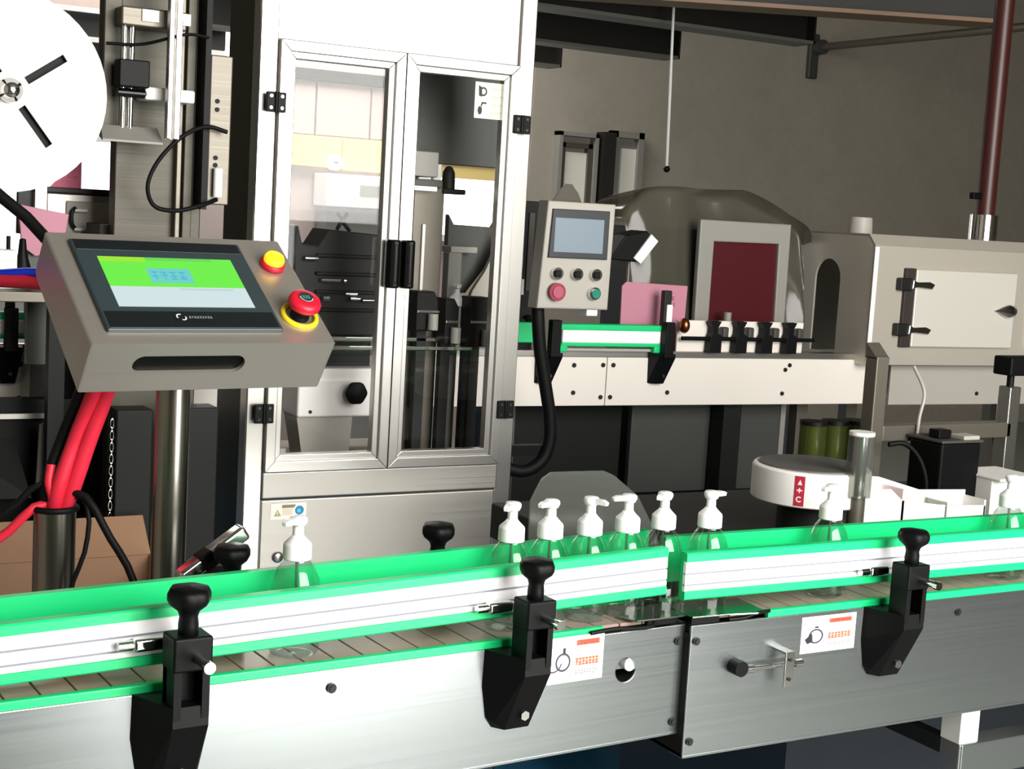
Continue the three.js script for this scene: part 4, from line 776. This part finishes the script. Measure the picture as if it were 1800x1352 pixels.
{
  const t = thing('white_tray', 'long open white tray with pinkish inside in front of black motor', 'tray');
  const x0 = 1.898, x1 = 2.256, y0 = 0.83, y1 = 0.925, z0 = -2.09, z1 = -2.03;
  part(t, 'front', exZ([[x0, y0], [x1, y0], [x1, 0.879], [2.13, 0.886], [2.03, 0.9], [2.0, 0.922], [x0, 0.925]], z1 - 0.005, z1, 0.001), M.white, 'white front wall');
  part(t, 'back', exZ([[x0, y0], [x1, y0], [x1, 0.9], [2.13, 0.905], [2.02, 0.935], [x0, 0.945]], z0, z0 + 0.005, 0.001), M.white);
  part(t, 'end', bx(x0, x0 + 0.005, y0, 0.92, z0, z1), M.white); part(t, 'end', bx(x1 - 0.005, x1, y0, 0.89, z0, z1), M.white);
  part(t, 'bottom', bx(x0, x1, y0, y0 + 0.004, z0, z1), std('trayPink', '#e8cfcd', 0.5), 'pinkish inside');
  part(t, 'divider', bx(2.03, 2.036, y0, 0.92, z0, z1), M.trayPink); part(t, 'divider', bx(2.145, 2.15, y0, 0.89, z0, z1), M.guard);
}
{
  const t = thing('drive_motor', 'black square motor with pale clipped top behind the white tray', 'motor');
  part(t, 'body', bx(2.195, 2.305, 0.83, 0.992, -2.19, -2.1, 0.006), M.black);
  part(t, 'lid', bx(2.192, 2.308, 0.992, 0.998, -2.195, -2.097, 0.002), M.greyDark);
  part(t, 'clip', bx(2.205, 2.24, 0.998, 1.016, -2.15, -2.12, 0.003), M.black); part(t, 'clip', bx(2.255, 2.3, 0.996, 1.006, -2.14, -2.1, 0.003), M.boxGrey, 'pale clip');
}
{
  const t = thing('white_bin', 'small curved white bin at the right beside the tray', 'bin');
  part(t, 'shell', exY([[2.3, -2.06], [2.34, -2.04], [2.42, -2.04], [2.42, -2.16], [2.3, -2.16]], 0.83, 0.925, 0.004), M.white);
  part(t, 'rim', bx(2.298, 2.424, 0.922, 0.928, -2.165, -2.036, 0.002), M.white);
}
{
  const o = part(scene, numbered('cable'), tube([[2.1, 0.985, -2.15], [2.13, 0.988, -2.14], [2.16, 0.965, -2.13], [2.178, 0.92, -2.12], [2.183, 0.83, -2.12]], 0.005, 32, 8), M.rubber);
  o.userData = { label: 'black cable arching under the steel crossbar', category: 'cable' };
  const o2 = part(scene, numbered('cable'), tube([[2.38, 0.93, -2.3], [2.42, 0.97, -2.3], [2.47, 0.985, -2.3], [2.55, 0.985, -2.3], [2.6, 0.83, -2.32]], 0.0045, 32, 8), M.rubber);
  o2.userData = { label: 'thin black cable curving between the motor and bright upright', category: 'cable' };
}
{
  const t = thing('clear_guard', 'clear plastic guard sheet with cut corner behind the row of bottles', 'guard');
  part(t, 'sheet', exZ([[1.135, 0.82], [1.132, 0.965], [1.15, 1.0], [1.165, 1.009], [1.262, 1.008], [1.282, 1.0], [1.33, 0.965], [1.372, 0.9], [1.4, 0.82]], -1.903, -1.9, 0.0005), M.guard);
  part(t, 'base_bar', bx(1.12, 1.45, 0.79, 0.83, -1.949, -1.895, 0.002), M.charcoal);
  part(t, 'arm', bx(1.41, 1.45, 0.83, 0.85, -2.05, -1.895, 0.002), M.charcoal);
}
{
  const t = thing('tool_holder', 'dark holder with a silver striped tool behind the left rear rail', 'tool', 'L');
  part(t, 'tool', bx(-0.05, 0.05, 0, 0.02, -0.012, 0.012, 0.005).rotateZ(0.6).translate(-0.6, 0.945, -0.2), M.chrome, 'silver body');
  part(t, 'stripe', bx(-0.02, 0.0, -0.001, 0.021, -0.013, 0.013, 0.003).rotateZ(0.6).translate(-0.6, 0.945, -0.2), M.black);
  part(t, 'stand', bx(-0.63, -0.58, 0, 0.94, -0.23, -0.19), M.charcoal);
}

// ------------------------------------------------------------------ labelling machine on the left
{
  const t = thing('label_reel', 'big round white label reel with black slots and steel hub', 'reel');
  const c = [0.482, 1.551, -2.587];
  const slot = (a, r0, r1, w) => { const p = new THREE.Path(); const d = [Math.cos(a), Math.sin(a)], n = [-d[1], d[0]]; const q = (r, s) => new THREE.Vector2(c[0] + 0.008 + d[0] * r + n[0] * s * w, c[1] + d[1] * r + n[1] * s * w); p.moveTo(...q(r0, 1).toArray()); for (const v of [q(r1, 1), q(r1, -1), q(r0, -1)]) p.lineTo(v.x, v.y); return p; };
  const disc = new THREE.Shape(); disc.absarc(c[0], c[1], 0.168, 0, 2 * Math.PI); const angs = [35 * R, -53 * R, 125 * R, 215 * R];
  for (const a of angs) disc.holes.push(slot(a, 0.032, 0.108, 0.0065));
  part(t, 'disc', extr(disc, 0.006, 0.001).translate(0, 0, c[2] - 0.003), M.white, 'white disc');
  part(t, 'slot_backing', new THREE.CylinderGeometry(0.12, 0.12, 0.004, 40).rotateX(Math.PI / 2).translate(c[0], c[1], c[2] - 0.012), M.black, 'black backing behind slots');
  part(t, 'hub', join(lathe([[0, 0.03], [0.012, 0.03], [0.0125, 0.02], [0.02, 0.016], [0.021, 0.0], [0, 0]], 32).rotateX(Math.PI / 2).translate(c[0] + 0.006, c[1], c[2] + 0.003)), M.chrome, 'steel hub');
  part(t, 'axle', cylZ(c[0], c[1], c[2] - 0.2, c[2], 0.012, 20), M.steelDark);
  part(t, 'arm', bx(c[0] - 0.02, c[0] + 0.02, 0, c[1] + 0.02, c[2] - 0.24, c[2] - 0.2), M.steelDark);
}
{
  const t = thing('labeller_column', 'steel labelling machine column painted dark for its reflections with bright vertical bar and sensor', 'machine');
  const z = -2.8;
  part(t, 'back_plate', bx(0.735, 0.905, 0, 2.2, z - 0.09, z - 0.05, 0.003), M.column, 'steel back plate painted dark for its reflections');
  part(t, 'left_strip', bx(0.703, 0.737, 1.5, 2.2, z - 0.07, z - 0.03, 0.003), M.column);
  part(t, 'side_plate', bx(0.9, 0.944, 1.38, 1.665, z - 0.02, z + 0.0, 0.003), M.steelDark, 'grey drilled plate');
  for (const y of [1.578, 1.562, 1.47, 1.456]) part(t, 'hole', cylZ(0.915, y, z, z + 0.002, 0.0045, 14), M.black);
  part(t, 'dark_edge', bx(0.888, 0.899, 1.37, 1.78, z - 0.04, z + 0.004), M.black, 'black edge');
  part(t, 'bright_bar', join(bx(0.8, 0.81, 1.497, 2.2, z + 0.05, z + 0.062, 0.002), bx(0.813, 0.825, 1.497, 2.2, z + 0.05, z + 0.062, 0.002), bx(0.8, 0.825, 1.497, 2.2, z + 0.046, z + 0.054)), M.alu, 'bright slotted aluminium bar');
  part(t, 'bar_arm', bx(0.79, 0.83, 1.9, 1.94, z - 0.06, z + 0.05), M.steelDark);
  for (const x of [0.733, 0.748]) part(t, 'rod', cylY(x, z + 0.0, 1.5, 1.72, 0.005, 14), M.chrome, 'thin chrome rod');
  part(t, 'top_clamp', bx(0.722, 0.845, 1.7, 1.735, z - 0.05, z + 0.02, 0.004), M.steelDark);
  for (const x of [0.775, 0.835]) part(t, 'clamp_face', bx(x - 0.016, x + 0.016, 1.71, 1.732, z + 0.02, z + 0.024, 0.001), M.white, 'white clamp face');
  part(t, 'sensor', bx(0.718, 0.775, 1.588, 1.638, z - 0.01, z + 0.03, 0.003), M.black, 'black sensor');
  part(t, 'sensor_barrel', cylX(1.578, z + 0.012, 0.72, 0.775, 0.008, 18), M.blackGloss);
  part(t, 'sensor_clamp', bx(0.77, 0.865, 1.568, 1.592, z - 0.05, z + 0.02, 0.004), M.white, 'pale clamp block');
  part(t, 'peel_shelf', hull([[0.688, 1.49, z + 0.04], [0.8, 1.49, z + 0.04], [0.694, 1.517, z], [0.8, 1.517, z], [0.688, 1.486, z + 0.04], [0.8, 1.486, z + 0.04], [0.694, 1.512, z - 0.06], [0.8, 1.512, z - 0.06]]), M.grey, 'grey peel shelf');
  part(t, 'slim_post', bx(0.848, 0.858, 1.3, 2.2, z - 0.06, z - 0.03, 0.002), M.steelDark);
  part(t, 'slim_post', bx(0.864, 0.882, 1.3, 2.2, z - 0.06, z - 0.035, 0.002), M.column);
  part(t, 'fitting', cylY(0.918, z + 0.01, 1.395, 1.45, 0.009, 18), M.white, 'white air fitting');
  part(t, 'base', bx(0.72, 0.9, 0, 1.33, z - 0.2, z - 0.09), M.charcoal, 'dark base');
  part(t, 'cable_loop', tube([[0.93, 1.52, z + 0.02], [0.89, 1.527, z + 0.02], [0.84, 1.505, z + 0.03], [0.79, 1.45, z + 0.035], [0.775, 1.405, z + 0.035], [0.79, 1.372, z + 0.03], [0.83, 1.365, z + 0.03], [0.89, 1.38, z + 0.02], [0.92, 1.39, z]], 0.0042, 60, 8), M.rubber, 'black cable loop');
  part(t, 'cable', tube([[0.7, 1.665, z + 0.0], [0.76, 1.668, z + 0.02], [0.83, 1.69, z + 0.06], [0.89, 1.695, z + 0.01]], 0.003, 30, 6), M.rubber);
}
{
  const t = thing('base_machine', 'black machine base with dark upright panels below the control panel', 'machine');
  part(t, 'panel', bx(0.712, 0.78, 0, 0.995, -2.76, -2.7, 0.003), M.charcoal, 'dark panel');
  part(t, 'panel', bx(0.83, 0.9, 0, 1.0, -2.74, -2.68, 0.003), M.charcoal, 'dark panel');
  part(t, 'panel', bx(0.3, 0.712, 0.2, 0.98, -3.0, -2.96), M.black);
  part(t, 'chain', join(...Array.from({ length: 9 }, (_, i) => new THREE.TorusGeometry(0.004, 0.0012, 6, 12).scale(0.8, 2.2, 1).translate(0.704, 0.97 - i * 0.022, -2.7))), M.chrome, 'thin chrome chain');
  part(t, 'flap', exZ([[0.61, 0.82], [0.66, 0.84], [0.672, 0.93], [0.64, 0.95], [0.615, 0.94]], -2.9, -2.89, 0.001), M.grey, 'grey flap');
  part(t, 'rail_bar', bx(0.3, 0.66, 0.945, 0.955, -2.95, -2.94), M.steel);
  part(t, 'cover', hull([[0.4, 0.8, -2.95], [0.6, 0.8, -2.95], [0.42, 0.93, -2.95], [0.58, 0.9, -2.95], [0.4, 0.8, -2.88], [0.6, 0.8, -2.88]]), M.charcoal);
}
{
  const t = thing('cardboard_box', 'open brown cardboard carton behind the left green rail', 'box');
  const x0 = 0.4, x1 = 0.76, z0 = -2.62, z1 = -2.4, h = 0.74;
  part(t, 'wall', bx(x0, x1, 0, h, z0, z0 + 0.005), M.carton); part(t, 'wall', bx(x0, x1, 0, h, z1 - 0.005, z1), M.carton);
  part(t, 'wall', bx(x0, x0 + 0.005, 0, h, z0, z1), M.carton); part(t, 'wall', bx(x1 - 0.005, x1, 0, h, z0, z1), M.carton);
  part(t, 'flap', hull([[x0, h, z0], [x1, h, z0], [x0, h + 0.06, z0 - 0.06], [x1, h + 0.06, z0 - 0.06], [x0, h - 0.003, z0 + 0.003], [x1, h - 0.003, z0 + 0.003], [x0, h + 0.058, z0 - 0.063], [x1, h + 0.058, z0 - 0.063]]), M.carton);
}
{ // steel machine behind the reel
  const t = thing('steel_box', 'pale steel machine box with slotted bracket and chrome latch behind the reel', 'machine');
  const z = -3.05;
  part(t, 'body', bx(0.652, 0.83, 1.1, 1.385, z - 0.2, z, 0.004), M.steel, 'pale steel body');
  part(t, 'lid', bx(0.648, 0.84, 1.385, 1.396, z - 0.21, z + 0.006, 0.002), M.blackMetal, 'dark lid edge');
  part(t, 'door', bx(0.69, 0.83, 1.28, 1.37, z, z + 0.006, 0.01), M.boxGrey, 'rounded steel door');
  part(t, 'latch', tube([[0.707, 1.357, z + 0.012], [0.7, 1.35, z + 0.016], [0.7, 1.325, z + 0.016], [0.707, 1.315, z + 0.012]], 0.004, 16, 8), M.blackMetal, 'dark latch');
  for (const y of [1.352, 1.314]) part(t, 'latch_pin', cylX(y, z + 0.014, 0.705, 0.73, 0.0035, 10), M.white, 'white pin');
  part(t, 'slotted_bracket', exZ([[0.628, 1.3], [0.652, 1.3], [0.652, 1.4], [0.628, 1.395]], z, z + 0.008, 0.001, [holeAt(0.64, 1.345, 0.005), holeAt(0.64, 1.325, 0.005)]), M.steel, 'slotted bracket');
  part(t, 'bracket_side', bx(0.6, 0.628, 1.3, 1.39, z - 0.03, z - 0.01), M.blackMetal);
  part(t, 'stand', bx(0.66, 0.82, 0, 1.1, z - 0.16, z - 0.04), M.charcoal);
}
{
  const t = thing('pink_label_sheet', 'hot pink label sheet sticking up on the steel box lid', 'label sheet');
  part(t, 'sheet', exZ([[0.66, 1.396], [0.722, 1.396], [0.722, 1.452], [0.705, 1.447]], -3.06, -3.058), M.pinkHot);
  part(t, 'print', sheet(0.692, 0.718, 1.412, 1.422, -3.0575), canvasMat(64, 24, (c, w, h) => { c.fillStyle = '#e0708f'; c.fillRect(0, 0, w, h); strokes(c, 4, 4, 54, 14, 5, '#a0203f'); }), 'small red print');
}
{
  const t = thing('pink_cover', 'dull pink flat cover leaning under the black cable by the panel', 'cover');
  part(t, 'sheet', exZ([[0.576, 1.36], [0.672, 1.345], [0.665, 1.3], [0.655, 1.27], [0.61, 1.262], [0.585, 1.28]], -2.95, -2.94, 0.001), M.pink);
  part(t, 'stand', bx(0.6, 0.64, 1.05, 1.28, -2.975, -2.955), M.greyDark);
}
{
  const t = thing('filler_nozzle', 'black tapered nozzle with white body left of the control panel', 'machine part');
  part(t, 'nozzle', lathe([[0.02, 0.0], [0.018, 0.03], [0.009, 0.06], [0.006, 0.09], [0, 0.092]], 20).translate(0.578, 1.205, -2.9), M.black, 'black nozzle');
  part(t, 'body', bx(0.52, 0.566, 1.2, 1.275, -2.92, -2.88, 0.006), M.white, 'white body');
  part(t, 'pin', cylY(0.552, -2.9, 1.275, 1.3, 0.004, 10), M.black);
  part(t, 'shelf', bx(0.45, 0.68, 1.18, 1.2, -2.96, -2.84, 0.002), M.steelDark, 'steel shelf');
  part(t, 'foot', bx(0.565, 0.59, 1.205, 1.235, -2.85, -2.84), M.black);
  part(t, 'stand', bx(0.62, 0.65, 0, 1.18, -2.88, -2.85), M.charcoal);
}
{
  const t = thing('wall_cabinet', 'white cabinet with a grey label seen through the left glass door', 'cabinet');
  part(t, 'body', bx(3.2, 3.68, 1.37, 1.555, -8.0, -7.8, 0.006), M.white);
  part(t, 'label', bx(3.4, 3.55, 1.44, 1.5, -7.8, -7.797), M.boxGrey, 'grey label');
  part(t, 'stand', bx(3.22, 3.66, 0, 1.37, -7.98, -7.85), M.grey);
  const c = thing('wall_clock', 'small white round clock seen through the left glass door', 'clock');
  part(c, 'case', cylZ(3.31, 1.62, -8.0, -7.95, 0.045, 32), M.white); part(c, 'hand', bx(3.295, 3.325, 1.618, 1.623, -7.95, -7.947), M.black);
}

for (const t of things) rebase(t);
scene.traverse((o) => { if (o.isMesh) { o.castShadow = true; o.receiveShadow = true; } });
renderer.render(scene, camera);
